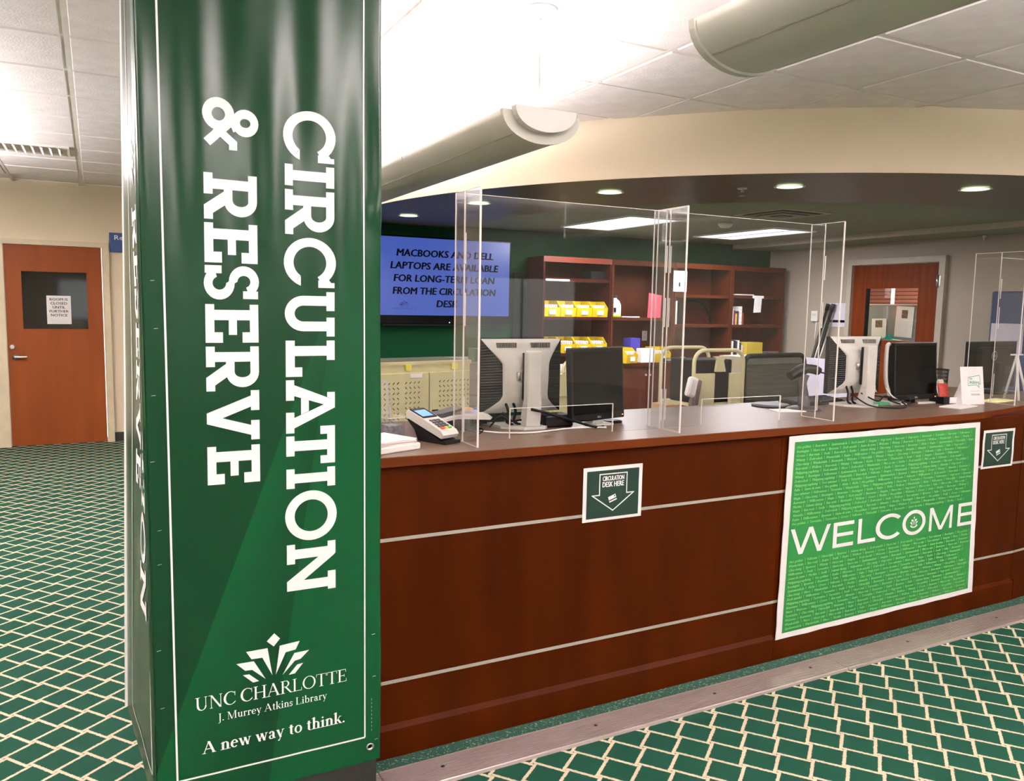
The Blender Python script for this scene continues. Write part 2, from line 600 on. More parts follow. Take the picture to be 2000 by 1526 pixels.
t_ = 0.165
SLAB = {
 'I': (0.426, [R(0, 0, .426, t_), R(0, 1 - t_, .426, 1), R(.113, t_, .313, 1 - t_)]),
 'R': (0.91, [R(0, 0, .416, t_), R(0, 1 - t_, .53, 1), R(.113, t_, .313, 1 - t_), R(.313, .37, .53, .53),
              *ring(.53, .685, .31, .315, .105, .15, -90, 90, 16), [(.33, .40), (.635, 0), (.91, 0), (.91, t_), (.79, t_), (.60, .42)]]),
 'C': (1.07, [*ring(.53, .5, .53, .53, .34, .335, 28, 324, 30), [(.81, .31)] + [(.53 + .53 * math.cos(math.radians(a)), .5 + .53 * math.sin(math.radians(a))) for a in (324, 328, 332, 336, 339)],
              [(.90, .67), (1.06, .67), (1.06, 1.0), (.95, 1.0), (.95, .93), (.90, .90)]]),
 'O': (1.08, ring(.54, .5, .54, .53, .345, .34, 0, 360, 40)),
 'U': (0.918, [R(0, 1 - t_, .39, 1), R(.525, 1 - t_, .918, 1), R(.085, .36, .285, 1 - t_), R(.61, .36, .81, 1 - t_), *ring(.4475, .36, .3625, .375, .1625, .18, 180, 360, 18)]),
 'L': (0.73, [R(0, 0, .73, .18), R(0, 1 - t_, .40, 1), R(.11, .18, .31, 1 - t_), R(.54, .18, .73, .33)]),
 'A': (1.07, [R(0, 0, .41, t_), R(.65, 0, 1.07, t_), [(.10, t_), (.32, t_), (.51, .77), (.51, 1), (.43, 1)], [(.76, t_), (.97, t_), (.58, 1), (.51, 1), (.51, .77)],
              [(.365, .30), (.70, .30), (.63, .46), (.415, .46)], [(.26, .84), (.36, .84), (.43, 1), (.26, 1)]]),
 'T': (0.76, [R(0, .835, .76, 1), R(0, .695, .165, .835), R(.60, .695, .76, .835), R(.28, t_, .48, .835), R(.18, 0, .58, t_)]),
 'N': (1.03, [R(0, 0, .41, t_), R(.11, t_, .31, 1 - t_), R(0, 1 - t_, .11, 1), [(.11, 1 - t_), (.31, 1 - t_), (.31, .96), (.27, 1), (.11, 1)],
              [(.31, .96), (.77, .34), (.77, 0), (.31, .64)], R(.77, 0, .97, 1 - t_), R(.64, 1 - t_, 1.03, 1)]),
 'E': (0.73, [R(0, 0, .73, t_), R(0, 1 - t_, .73, 1), R(.105, t_, .30, 1 - t_), R(.30, .43, .58, .585), R(.53, t_, .73, .32), R(.53, .69, .73, 1 - t_)]),
 'S': (0.65, [*ring(.30, .73, .30, .29, .115, .125, 20, 270, 18), *ring(.335, .265, .315, .285, .125, .125, -160, 90, 18),
              [(.30, .605), (.30, .44), (.335, .39), (.335, .55)], R(.48, .71, .63, 1.0), R(0, 0, .15, .31)]),
 'V': (0.94, [R(0, 1 - t_, .38, 1), R(.57, 1 - t_, .94, 1), [(.10, 1 - t_), (.31, 1 - t_), (.51, .29), (.51, 0), (.41, 0)], [(.66, 1 - t_), (.85, 1 - t_), (.61, 0), (.51, 0), (.51, .29)]]),
 '&': (0.965, [*ring(.31, .29, .31, .30, .125, .125, 0, 360, 26), *ring(.43, .79, .26, .25, .085, .10, 0, 360, 24),
               stroke(.34, .60, .86, .07, .17), stroke(.26, .47, .60, .62, .12), [(.52, .30), (.62, .18), (.87, .48), (.965, .48), (.965, .635), (.80, .635)]]),
}

def serif_font(k=.125, n=.042, q=.035, x=.64, bk=False):
    """letters with thick/thin strokes and bracketless serifs; cap height 1, x height x"""
    sp_ = k * .62 + .05
    def st(u, a, b, w=k, lo=True, hi=True, half=False):
        o = [R(u - w / 2, a, u + w / 2, b)]
        e = sp_ * (1 if w > n * 1.5 else .85)
        if lo: o.append(R(u - w / 2 - e * .7, a, u + w / 2 + e * .7, a + q))
        if hi == 'l': o.append([(u - w / 2 - e * .7, b - q * 2.2), (u - w / 2, b - q * 2.6), (u + w / 2, b), (u + w / 2 - .01, b + .015)])
        elif hi: o.append(R(u - w / 2 - e * .7, b - q, u + w / 2 + e * .7, b))
        return o
    def dg(x0, y0, x1, y1, w): return [(x0 - w / 2, y0), (x0 + w / 2, y0), (x1 + w / 2, y1), (x1 - w / 2, y1)]
    def sr(u, z, w): return R(u - w, z, u + w, z + q)
    G = {}
    G['U'] = (.95, st(.22, .33, 1, k, False) + st(.76, .33, 1, n, False) + ring(.48, .33, .32, .35, .20, .30, 180, 360, 14, icx=.505))
    G['N'] = (1.02, st(.2, 0, 1, n, True, False) + st(.84, 0, 1, n, False, True) + [sr(.12, 1 - q, .1), dg(.20, 1, .82, 0, k * 1.15)])
    G['C'] = (.92, ring(.5, .5, .46, .52, .33, .47, 48, 318, 24, icx=.53) + [R(.80, .66, .835, .97), R(.82, .14, .85, .24)])
    G['H'] = (1.0, st(.2, 0, 1) + st(.8, 0, 1) + [R(.2, .5 - n / 2, .8, .5 + n / 2)])
    G['A'] = (.98, [dg(.12, 0, .46, 1, n), dg(.82, 0, .46, 1, k * 1.1), R(.22, .33, .70, .33 + n), sr(.13, 0, .13), sr(.82, 0, .15)])
    G['R'] = (.90, st(.2, 0, 1) + ring(.42, .75, .26, .25, .145, .21, -90, 90, 12) + [R(.2, 1 - n, .42, 1), R(.2, .5, .42, .5 + n), dg(.80, 0, .40, .52, k * 1.1), sr(.84, 0, .08)])
    G['L'] = (.78, st(.2, 0, 1) + [R(.2, 0, .72, q), R(.69, 0, .72, .24)])
    G['O'] = (1.04, ring(.52, .5, .48, .52, .355, .475, 0, 360, 30))
    G['T'] = (.84, st(.42, 0, 1, k, True, False) + [R(.04, 1 - q, .80, 1), R(.04, .78, .07, 1), R(.77, .78, .80, 1)])
    G['E'] = (.80, st(.2, 0, 1) + [R(.1, 1 - q, .68, 1), R(.2, .5 - n / 2, .56, .5 + n / 2), R(.1, 0, .72, q), R(.65, .78, .68, 1), R(.69, 0, .72, .24), R(.54, .4, .565, .6)])
    G['J'] = (.46, st(.26, -.05, 1, k, False) + ring(.10, -.05, .16 + k / 2, .22, .16 - k / 2 + .02, .18, 250, 360, 8))
    G['M'] = (1.22, st(.18, 0, 1, n, True, False) + st(1.0, 0, 1, k) + [sr(.12, 1 - q, .1), dg(.22, 1, .58, 0, k), dg(.96, 1, .58, 0, n)])
    G['u'] = (.66, st(.17, .18, x, k, False, 'l') + st(.50, 0, x, k, True, 'l') + ring(.335, .19, .165 + k / 2, .20, .165 - k / 2, .14, 180, 350, 8))
    G['r'] = (.50, st(.18, 0, x, k, True, 'l') + ring(.34, x - .2, .17, .21, .12, .13, 60, 170, 6) + [ell(.42, x - .08, .065, .07)])
    G['e'] = (.60, ring(.30, x / 2, .27, x / 2 + .01, .27 - k * .95, x / 2 - n, 10, 318, 18, icx=.315) + [R(.10, x / 2 + .02, .55, x / 2 + .02 + n)])
    G['y'] = (.64, [dg(.12, x, .34, 0, k), dg(.52, x, .24, -.28, n), sr(.12, x - q, .11), sr(.52, x - q, .10), ell(.20, -.26, .065, .06)])
    G['t'] = (.42, [R(.20 - k / 2, .12, .20 + k / 2, x + .17), R(.04, x - q * 1.3, .37, x)] + ring(.32, .14, .12 + k / 2, .155, .12 - k / 2, .11, 180, 290, 6))
    G['k'] = (.66, st(.17, 0, 1.04, k, True, 'l') + [dg(.28, x * .42, .50, x, n), dg(.56, 0, .34, x * .56, k), sr(.52, x - q, .09), sr(.57, 0, .10)])
    G['i'] = (.36, st(.18, 0, x, k, True, 'l') + [ell(.17, x + .22, .075, .075)])
    G['n'] = (.68, st(.17, 0, x, k, True, 'l') + st(.51, 0, x - .2, k, True, False) + ring(.34, x - .22, .17 + k / 2, .235, .17 - k / 2, .17, 0, 165, 8))
    G['h'] = (.68, st(.17, 0, 1.04, k, True, 'l') + st(.51, 0, x - .2, k, True, False) + ring(.34, x - .22, .17 + k / 2, .235, .17 - k / 2, .17, 0, 165, 8))
    G['s'] = (.48, ring(.23, x * .73, .17, x * .27, .17 - k * .75, x * .27 - n * 1.6, 30, 270, 10) + ring(.23, x * .265, .18, x * .275, .18 - k * .75, x * .275 - n * 1.6, -150, 90, 10)
              + [R(.36, x * .66, .39, x), R(.05, 0, .08, x * .34)])
    G['b'] = (.68, st(.16, .02, 1.04, k, False, 'l') + ring(.37, x / 2, .26, x / 2 + .01, .26 - k * .9, x / 2 - n, -150, 150, 16, icx=.345))
    G['a'] = (.60, [R(.40 - k / 2, .08, .40 + k / 2, x - .18)] + ring(.27, x - .2, .13 + k / 2, .21, .13 - k / 2, .155, 0, 160, 8) + ring(.25, .17, .19, .18, .19 - k * .8, .13, 60, 300, 12)
              + [R(.27, .0, .42, .045), [(.40, .1), (.46, 0), (.56, .04), (.56, .08), (.46, .09)], ell(.15, x - .15, .06, .06)])
    G['o'] = (.64, ring(.32, x / 2, .29, x / 2 + .015, .29 - k * .9, x / 2 - n, 0, 360, 20))
    G['w'] = (.92, [dg(.12, x, .32, 0, k), dg(.46, x, .32, 0, n), dg(.46, x, .66, 0, k), dg(.80, x, .66, 0, n), sr(.12, x - q, .11), sr(.46, x - q, .10), sr(.80, x - q, .10)])
    G['.'] = (.30, [ell(.14, .075, .08, .08)])
    G[' '] = (.30, [])
    return G

def layout(text, G, x0, x1, z, h, gap=.02, shear=0):
    """polygons of a line of text fitted between x0 and x1 with baseline z and cap height h"""
    adv = sum(G[c][0] + gap for c in text) - gap
    sx_ = (x1 - x0) / adv
    out = []
    u = 0
    for c in text:
        a, polys = G[c]
        for p in polys:
            out.append([(x0 + (u + q[0] + shear * q[1]) * sx_, z + q[1] * h) for q in p])
        u += a + gap
    return out

def ftext(bm, s, x0, x1, z0, h, mp, shear=0, bold=0, width=None, center=None, res=2):
    """Blender's built-in font as flat polygons: cap height h, fitted to [x0,x1] (or natural width about center)"""
    cu = bpy.data.curves.new('t', 'FONT')
    cu.body = s
    cu.size = 1
    cu.offset = 0
    cu.shear = shear
    cu.resolution_u = res
    cu.fill_mode = 'FRONT'
    o = bpy.data.objects.new('t', cu)
    me = bpy.data.meshes.new_from_object(o)
    bpy.data.objects.remove(o)
    bpy.data.curves.remove(cu)
    if not me.vertices: return 0
    xs = [v.co.x for v in me.vertices]
    a, b = min(xs), max(xs)
    sz = h / 0.70
    if center is not None:
        kx = sz * (width or 1)
        x0 = center - (b - a) * kx / 2
    elif x1 is None:
        kx = sz * (width or 1)
    else:
        kx = (x1 - x0) / (b - a)
    # heavier weight: the outline struck again with a small sideways and upward shift
    shifts = [(0, 0)] if bold <= 0 else [(-bold * .8, 0), (bold * .8, 0), (0, bold * .5)]
    if res == 1 and bold > 0: shifts = [(0, 0), (bold, 0)]
    for q, (dx, dz) in enumerate(shifts):
        vs = []
        for v in me.vertices:
            p3 = mp(x0 + (v.co.x - a) * kx + dx * sz, z0 + v.co.y * sz + dz * sz)
            vs.append(bm.verts.new((p3[0], p3[1] - .00006 * q, p3[2])))
        for p in me.polygons:
            try: bm.faces.new([vs[i] for i in p.vertices])
            except ValueError: pass
    bpy.data.meshes.remove(me)
    return (b - a) * kx

# ================================================================== SETTING
# floor
bm = NB(); box(bm, -9, 9.6, -9, 10.2, -0.12, 0); struct('floor', bm, carpet_m)
CZ = 2.78
# fascia arc points (outer face of the round soffit)
def arc(r, a0, a1, n): return [(CX + r * math.cos(math.radians(a0 + (a1 - a0) * k / n)), CY + r * math.sin(math.radians(a0 + (a1 - a0) * k / n))) for k in range(n + 1)]
A1 = 180 + math.degrees(math.acos(-(8.05 - CX) / CR))  # reaches the right wall
A1 = 290.6
def ribbon(bm, pa, pb, z0, z1):
    n = len(pa)
    for i in range(n - 1):
        (x0, y0), (x1, y1), (u0, v0), (u1, v1) = pa[i], pa[i + 1], pb[i], pb[i + 1]
        V = [bm.verts.new(c) for c in ((x0, y0, z0), (x1, y1, z0), (u1, v1, z0), (u0, v0, z0), (x0, y0, z1), (x1, y1, z1), (u1, v1, z1), (u0, v0, z1))]
        for f in ((0, 1, 2, 3), (4, 5, 6, 7), (0, 1, 5, 4), (1, 2, 6, 5), (2, 3, 7, 6), (3, 0, 4, 7)):
            fc = bm.faces.new([V[j] for j in f])
            fc.smooth = f in ((0, 1, 5, 4), (2, 3, 7, 6))
    bmesh.ops.remove_doubles(bm, verts=list(bm.verts), dist=1e-5)
    # drop the inner partition faces
    dd = {}
    for f in bm.faces:
        k = tuple(sorted(v.index for v in f.verts))
    return bm
outer = [(2.1, 8.0)] + arc(CR, 180, A1, 64)
inner = [(2.22, 8.0)] + arc(CR - .12, 180, A1, 64)
def strip(bm, pa, pb, z, flip=False, smooth=False):
    A = [bm.verts.new((p[0], p[1], z)) for p in pa]
    B = [bm.verts.new((p[0], p[1], z)) for p in pb]
    for i in range(len(pa) - 1): bm.faces.new((A[i], A[i + 1], B[i + 1], B[i]))
def wallstrip(bm, pa, z0, z1):
    A = [bm.verts.new((p[0], p[1], z0)) for p in pa]
    B = [bm.verts.new((p[0], p[1], z1)) for p in pa]
    for i in range(len(pa) - 1):
        f = bm.faces.new((A[i], A[i + 1], B[i + 1], B[i])); f.smooth = True
bm = NB()
wallstrip(bm, outer, 2.40, CZ + .02); wallstrip(bm, inner, 2.40, CZ + .02); strip(bm, outer, inner, CZ + .02); strip(bm, outer, inner, 2.40)
struct('trim_1', bm, cream)           # curved fascia
# taupe band under the fascia
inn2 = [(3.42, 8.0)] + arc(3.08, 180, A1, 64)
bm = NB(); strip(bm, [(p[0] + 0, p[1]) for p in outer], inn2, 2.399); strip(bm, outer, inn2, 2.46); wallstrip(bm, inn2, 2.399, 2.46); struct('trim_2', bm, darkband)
# inner ceiling above the staff area
bm = NB()
box(bm, 2.1, 8.3, 2.4, 8.1, 2.425, 2.455)
bmesh.ops.delete(bm, geom=list(bm.verts), context='VERTS')
poly = [(p[0], p[1]) for p in ([(3.3, 8.1)] + arc(3.2, 180, A1, 48) + [(8.15, 3.6), (8.15, 8.1)])]
prism(bm, poly, 'z', 2.425, 2.455); struct('ceiling', bm, inner_c)
# bulkhead along the staff room's right wall
bm = NB(); box(bm, 7.40, 8.06, 3.2, 8.0, 2.375, 2.43); struct('trim_3', bm, inner_c)
bm = NB(); box(bm, 7.38, 7.40, 3.2, 8.0, 2.37, 2.43); struct('trim_4', bm, frame_grey)

# main ceiling: backing, T-bars, individual tiles
ceil = NB()
poly = [(-9, -9), (9.5, -9), (9.5, 2.0)] + [(8.3, 2.86)] + list(reversed(arc(CR - .05, 180, A1, 48))) + [(2.15, 9.95), (-9, 9.95)]
prism(ceil, poly, 'z', CZ + .03, CZ + .08)
ceil_o = obj('ceiling', ceil, white_paint); ceil_o['kind'] = 'structure'
X0, Y0, PX, PY = 1.172, 2.472, 0.6265, 0.6235
xs = [X0 + k * PX for k in range(-5, 8)]
ys = [Y0 + k * PY for k in range(-3, 12)]
def inroom(x, y):
    if y > CY: return x < 2.1
    return (x < 2.1) or math.hypot(x - CX, y - CY) > CR
g = NB()
for x in xs:
    wd = .012 if abs(x - (X0 - 2 * PX)) > .01 else .03
    # split the bar where it meets the fascia
    yend = 9.87 if x < 2.1 else CY - math.sqrt(max(0, CR ** 2 - (x - CX) ** 2))
    box(g, x - wd, x + wd, -1.4, yend, CZ - .004, CZ + .03)
for y in ys:
    wd = .012 if abs(y - Y0) > .01 else .024
    xend = 2.1 if y > CY else CX - math.sqrt(max(0, CR ** 2 - (y - CY) ** 2)) if y > CY - CR else 6.0
    box(g, -3.0, min(xend, 6.4), y - wd, y + wd, CZ - .003, CZ + .03)
obj('ceiling_grid', g, grid_white, ceil_o)
tile_me = None
for i in range(len(xs) - 1):
    for j in range(len(ys) - 1):
        xm, ym = (xs[i] + xs[i + 1]) / 2, (ys[j] + ys[j + 1]) / 2
        cs = [(xs[i + a], ys[j + b]) for a in (0, 1) for b in (0, 1)]
        ins = [inroom(*c) for c in cs]
        if not any(ins) or ym < .9 or ym > 9.85 or (xm < -1.9) : continue
        if ym > 5 and xm > 2.3: continue
        # not in the camera's view at all
        if ym < 4 and xm < -0.7: continue
        if all(ins) and ym < 9.5:
            if tile_me is None:
                b = NB()
                hx, hy = PX / 2 - .016, PY / 2 - .016
                v0 = [b.verts.new((a * hx, c * hy, .012)) for a, c in ((-1, -1), (1, -1), (1, 1), (-1, 1))]
                v1 = [b.verts.new((a * (hx - .006), c * (hy - .006), 0)) for a, c in ((-1, -1), (1, -1), (1, 1), (-1, 1))]
                v2 = [b.verts.new((a * hx, c * hy, .028)) for a, c in ((-1, -1), (1, -1), (1, 1), (-1, 1))]
                b.faces.new(v1)
                b.faces.new(v2)
                for q in range(4):
                    b.faces.new((v0[q], v0[(q + 1) % 4], v1[(q + 1) % 4], v1[q]))
                    b.faces.new((v0[q], v0[(q + 1) % 4], v2[(q + 1) % 4], v2[q]))
                o = obj('ceiling_tile', b, white_paint, ceil_o)
                tile_me = o.data
            else:
                o = bpy.data.objects.new('ceiling_tile', tile_me)
                COL.objects.link(o)
                o.parent = ceil_o
            o.location = (xm, ym, CZ - .008)
        else:
            # cut tile along the curve / wall
            pts = []
            N = 12
            per = []
            for (ax, ay), (bx_, by_) in (((xs[i] + .016, ys[j] + .016), (xs[i + 1] - .016, ys[j] + .016)), ((xs[i + 1] - .016, ys[j] + .016), (xs[i + 1] - .016, ys[j + 1] - .016)),
                                         ((xs[i + 1] - .016, ys[j + 1] - .016), (xs[i] + .016, ys[j + 1] - .016)), ((xs[i] + .016, ys[j + 1] - .016), (xs[i] + .016, ys[j] + .016))):
                for q in range(N): per.append((ax + (bx_ - ax) * q / N, ay + (by_ - ay) * q / N))
            pts = [p for p in per if inroom(*p) and p[1] < 9.86]
            if len(pts) < 6: continue
            b = NB()
            cxm = sum(p[0] for p in pts) / len(pts); cym = sum(p[1] for p in pts) / len(pts)
            prism(b, [(p[0] - cxm, p[1] - cym) for p in pts], 'z', 0, .02)
            o = obj('ceiling_tile', b, white_paint, ceil_o)
            o.location = (cxm, cym, CZ - .006)

# walls
bm = NB(); box(bm, -9, -0.885, 9.87, 10.0, 0, 2.17); box(bm, .135, 2.2, 9.87, 10.0, 0, 2.17); box(bm, -9, 2.2, 9.87, 10.0, 2.1702, CZ + .02); struct('wall_back', bm, cream)
bm = NB(); box(bm, 2.1, 2.2, 8.0, 9.87, 0, CZ); struct('wall_side', bm, cream)
bm = NB(); box(bm, 2.1, 8.15, 8.0, 8.1, 0, 2.46); struct('wall_green', bm, greenwall)
bm = NB()
box(bm, 8.05, 8.2, 6.66, 8.0, 0, 2.15); box(bm, 8.05, 8.2, 2.0, 5.50, 0, 2.15)
box(bm, 8.05, 8.2, 2.0, 8.0, 2.1502, CZ + .03); struct('wall_right', bm, beige)
def window_wall(nm, horiz, pos, a0_, a1_, first):
    bm = NB(); n = 5
    wdt = (a1_ - a0_) / n
    def bb(u0, u1, z0, z1, d=.15):
        if horiz: box(bm, u0, u1, pos - d, pos, z0, z1)
        else: box(bm, pos - d, pos, u0, u1, z0, z1)
    bb(a0_, a1_, 0, .9); bb(a0_, a1_, 2.2, CZ + .03)
    for k in range(n + 1): bb(a0_ + k * wdt - .55 if k else a0_, min(a1_, a0_ + k * wdt + .55), .9, 2.2)
    struct(nm, bm, cream)
    for k in range(n):
        u0, u1 = a0_ + k * wdt + .55, a0_ + (k + 1) * wdt - .55
        um = (u0 + u1) / 2
        wn = bpy.data.objects.new('window_%d' % (first + k), None); COL.objects.link(wn); wn['kind'] = 'structure'
        wn.location = (um, pos - .08, .9) if horiz else (pos - .08, um, .9)
        fr_ = NB()
        for (p, q, z0, z1) in ((u0, u1, .9, .95), (u0, u1, 2.15, 2.2), (u0, u0 + .05, .95, 2.15), (u1 - .05, u1, .95, 2.15), (um - .02, um + .02, .95, 2.15)):
            if horiz: box(fr_, p, q, pos - .11, pos - .05, z0, z1)
            else: box(fr_, pos - .11, pos - .05, p, q, z0, z1)
        obj('window_frame', fr_, metal, wn, True)
        pn = NB()
        if horiz: box(pn, u0, u1, pos - .082, pos - .078, .93, 2.17)
        else: box(pn, pos - .082, pos - .078, u0, u1, .93, 2.17)
        obj('window_pane', pn, winglass_m, wn, True)
window_wall('wall_front', True, -9, -9, 9.6, 1)
window_wall('wall_left', False, -9, -9, 10, 6)
bm = NB(); box(bm, 9.5, 9.65, -9, 2.0, 0, CZ + .03); box(bm, 8.05, 9.65, 2.0, 2.15, 0, CZ + .03); struct('wall_right', bm, cream)
bm = NB(); box(bm, -9, -.93, 9.852, 9.87, 0, .1); box(bm, .15, 2.1, 9.852, 9.87, 0, .1); struct('baseboard_back', bm, rubber)
bm = NB(); box(bm, 2.1, 4.1, 7.985, 8.0, 0, .1); struct('baseboard_green', bm, rubber)

# left door (door_1)
dr = thing('door_1', '', '', (-.375, 9.87, 0)); del dr['label']; del dr['category']; dr['kind'] = 'structure'
bm = NB(); box(bm, -.93, -.826, 9.82, 9.90, 0, 2.132); box(bm, .084, .155, 9.82, 9.90, 0, 2.132); box(bm, -.93, .155, 9.82, 9.90, 2.1322, 2.185)
obj('door_frame', bm, frame_cream, dr, True)
bm = NB()
wx0, wx1, wz0, wz1 = -.672, -.068, 1.25, 1.855
box(bm, -.822, wx0, 9.85, 9.89, .005, 2.13); box(bm, wx1, .08, 9.85, 9.89, .005, 2.13); box(bm, wx0, wx1, 9.85, 9.89, .005, wz0); box(bm, wx0, wx1, 9.85, 9.89, wz1, 2.13)
obj('door_panel', bm, doorwood, dr, True)
bm = NB(); box(bm, wx0, wx1, 9.868, 9.874, wz0, wz1); obj('window_pane', bm, glassdark, dr, True)
bm = NB(); lathe(bm, [(.03, 0), (.03, .012), (.012, .014), (.012, .05)], n=16, mt=Matrix.Translation((-.755, 9.85, .955)) @ Matrix.Rotation(PI / 2, 4, 'X')); rbox(bm, -.765, -.645, 9.795, 9.81, .945, .965, .006)
obj('door_handle', bm, metal, dr, True)
bm = NB(); lathe(bm, [(.028, 0), (.028, .012), (.018, .016)], n=16, mt=Matrix.Translation((-.78, 9.85, 1.06)) @ Matrix.Rotation(PI / 2, 4, 'X')); obj('deadbolt', bm, metal, dr, True)
nt_ = thing('closed_notice', 'white paper notice reading ROOM IS CLOSED on the left door window', 'notice', (-.34, 9.845, 1.3))
bm = NB(); box(bm, -.452, -.225, 9.842, 9.846, 1.303, 1.605); obj('paper', bm, white_p, nt_, True)
bm = NB()
mpd = lambda x, z: (x, 9.8405, z)
for i, s in enumerate(('ROOM IS', 'CLOSED', 'UNTIL', 'FURTHER', 'NOTICE')):
    ftext(bm, s, None, None, 1.553 - i * .042, .026, mpd, bold=.02, center=-.338, width=1.15)
obj('lettering', bm, ktext, nt_, True, recalc=False)
# blue room sign, mostly behind the banner
sg = thing('room_sign', 'blue wall sign starting Re, half hidden by the green banner', 'sign', (.3, 9.85, 2.08))
bm = NB(); rbox(bm, .165, .60, 9.84, 9.868, 2.09, 2.30, .006); obj('sign_panel', bm, bluesign, sg, True)
bm = NB(); ftext(bm, 'Re', .215, .30, 2.225, .05, lambda x, z: (x, 9.838, z), bold=.015); obj('lettering', bm, wtext, sg, True, recalc=False)

# ceiling register (left)
v = thing('supply_register', 'white louvred air register in the ceiling grid before left door', 'vent', (-.42, 7.62, CZ - .03))
bm = NB()
for (a, b, c, d) in ((-.75, -.14, 7.40, 7.44), (-.75, -.14, 7.80, 7.84), (-.19, -.14, 7.44, 7.80)): box(bm, a, b, c, d, CZ - .02, CZ - .008)
obj('register_frame', bm, grid_white, v, True)
for k in range(9):
    bm = NB(); box(bm, -.028, .028, -.17, .17, -.002, .002, Matrix.Rotation(math.radians(38), 4, 'Y'))
    o = obj('louvre', bm, grid_white, v); o.location = (-.72 + k * .062 + .42, 0, .016)
bm = NB(); box(bm, -.75, -.16, 7.44, 7.80, CZ - .004, CZ - .001); obj('register_throat', bm, black_matte, v, True)

# ---------------- right door (door_2) and what shows through its window
dr = thing('door_2', '', '', (8.05, 6.08, 0)); del dr['label']; del dr['category']; dr['kind'] = 'structure'
bm = NB(); box(bm, 8.0, 8.12, 5.46, 5.53, 0, 2.135); box(bm, 8.0, 8.12, 6.64, 6.70, 0, 2.135); box(bm, 8.0, 8.12, 5.46, 6.70, 2.1352, 2.20); obj('door_frame', bm, frame_grey, dr, True)
bm = NB()
a0, a1, b0, b1 = 5.79, 6.46, 1.27, 1.86
box(bm, 8.05, 8.09, 5.53, a0, .01, 2.13); box(bm, 8.05, 8.09, a1, 6.64, .01, 2.13); box(bm, 8.05, 8.09, a0, a1, .01, b0); box(bm, 8.05, 8.09, a0, a1, b1, 2.13)
obj('door_panel', bm, doorwood2, dr, True)
bm = NB(); box(bm, 8.068, 8.072, a0, a1, b0, b1); obj('window_pane', bm, winglass_m, dr, True)
bm = NB(); box(bm, 8.052, 8.088, a1 - .025, a1, b0, b1); obj('window_bead', bm, black, dr, True)
for z in (1.93, 1.08):
    bm = NB(); tube(bm, [(7.992, 5.532, z - .065), (7.992, 5.532, z + .065)], .013, 10); box(bm, 7.996, 8.0, 5.50, 5.53, z - .055, z + .055); box(bm, 8.0, 8.048, 5.5305, 5.536, z - .055, z + .055); obj('hinge', bm, metal, dr, True)
# office behind the door
bm = NB(); box(bm, 11.0, 11.1, 3.0, 12.0, 0, 2.6); struct('wall_office', bm, beige)
bm = NB(); box(bm, 8.2, 11.0, 3.0, 12.0, 2.6, 2.66); struct('ceiling', bm, inner_c)
bm = NB(); box(bm, 9.6, 11.0, 3.0, 10.2, -.12, 0); struct('floor', bm, carpet_m)
bl = thing('wood_blinds', 'brown horizontal window blinds seen through the right door window', 'blinds', (10.9, 8.2, 1.2))
for k in range(14):
    bm = NB(); box(bm, -.004, .004, -1.3, 1.3, -.03, .03, Matrix.Rotation(math.radians(24), 4, 'Y')); o = obj('slat', bm, brick, bl); o.location = (0, 0, .28 + k * .058)
for y in (-.45, .05, .9):
    bm = NB(); box(bm, -.02, -.008, y - .03, y + .03, .2, 1.4); obj('ladder_tape', bm, white_p, bl)
pt = thing('cubicle_partition', 'grey fabric partition behind the right door window', 'partition', (8.75, 6.7, 0))
bm = NB(); rbox(bm, 8.72, 8.78, 5.6, 7.6, 0, 1.675, .008); obj('panel', bm, partition, pt, True)
bm = NB(); box(bm, 8.71, 8.79, 5.6, 7.6, 1.6755, 1.69); obj('top_rail', bm, lightgrey, pt, True)
SHR = (6.31, 6.55, 1.29, 1.665)
SHL = (6.66, 6.87, 1.20, 1.51)
def sheet_x(nm, lab, x, y0, y1, z0, z1, tilt=0, pic=None, cat='paper', group=None):
    t = thing(nm, lab, cat, (x, (y0 + y1) / 2, z0), 0, group)
    bm = NB(); box(bm, -.003, 0, -(y1 - y0) / 2, (y1 - y0) / 2, 0, z1 - z0, Matrix.Rotation(math.radians(tilt), 4, 'X')); obj('sheet', bm, white_p, t)
    if pic:
        bm = NB(); box(bm, -.005, -.003, pic[0], pic[1], pic[2], pic[3], Matrix.Rotation(math.radians(tilt), 4, 'X')); obj('photo_print', bm, mat('photo_print_' + nm, pic[4], .4, noise=((40, 40, 40), .5)), t)
    return t
sheet_x('pinned_sheet', 'white sheet with small portrait photo on grey partition behind door', 8.712, SHR[0], SHR[1], SHR[2], SHR[3], 2, (-.04, .04, .23, .33, (120, 96, 70)))
sheet_x('pinned_sheet', 'white sheet with small landscape photo, further left on grey partition', 8.712, SHL[0], SHL[1], SHL[2], SHL[3], -2, (-.05, .05, .20, .29, (84, 104, 132)))
bm = NB(); prism(bm, [(-.14, 0), (.14, 0), (.14, .05), (.05, .075), (.02, .12), (-.02, .06), (-.14, .05)], 'x', -.04, .04); o = obj('desk_tray', bm, teal, None, loc=(8.35, 6.32, 1.215)); tag(o, 'small teal plastic tray seen low in the right door window', 'tray')
bm = NB(); box(bm, 8.25, 8.6, 5.6, 7.4, 0, 1.2145); o = recenter(obj('low_cupboard', bm, lightgrey)); tag(o, 'pale cupboard top inside the office behind the right door', 'cupboard')

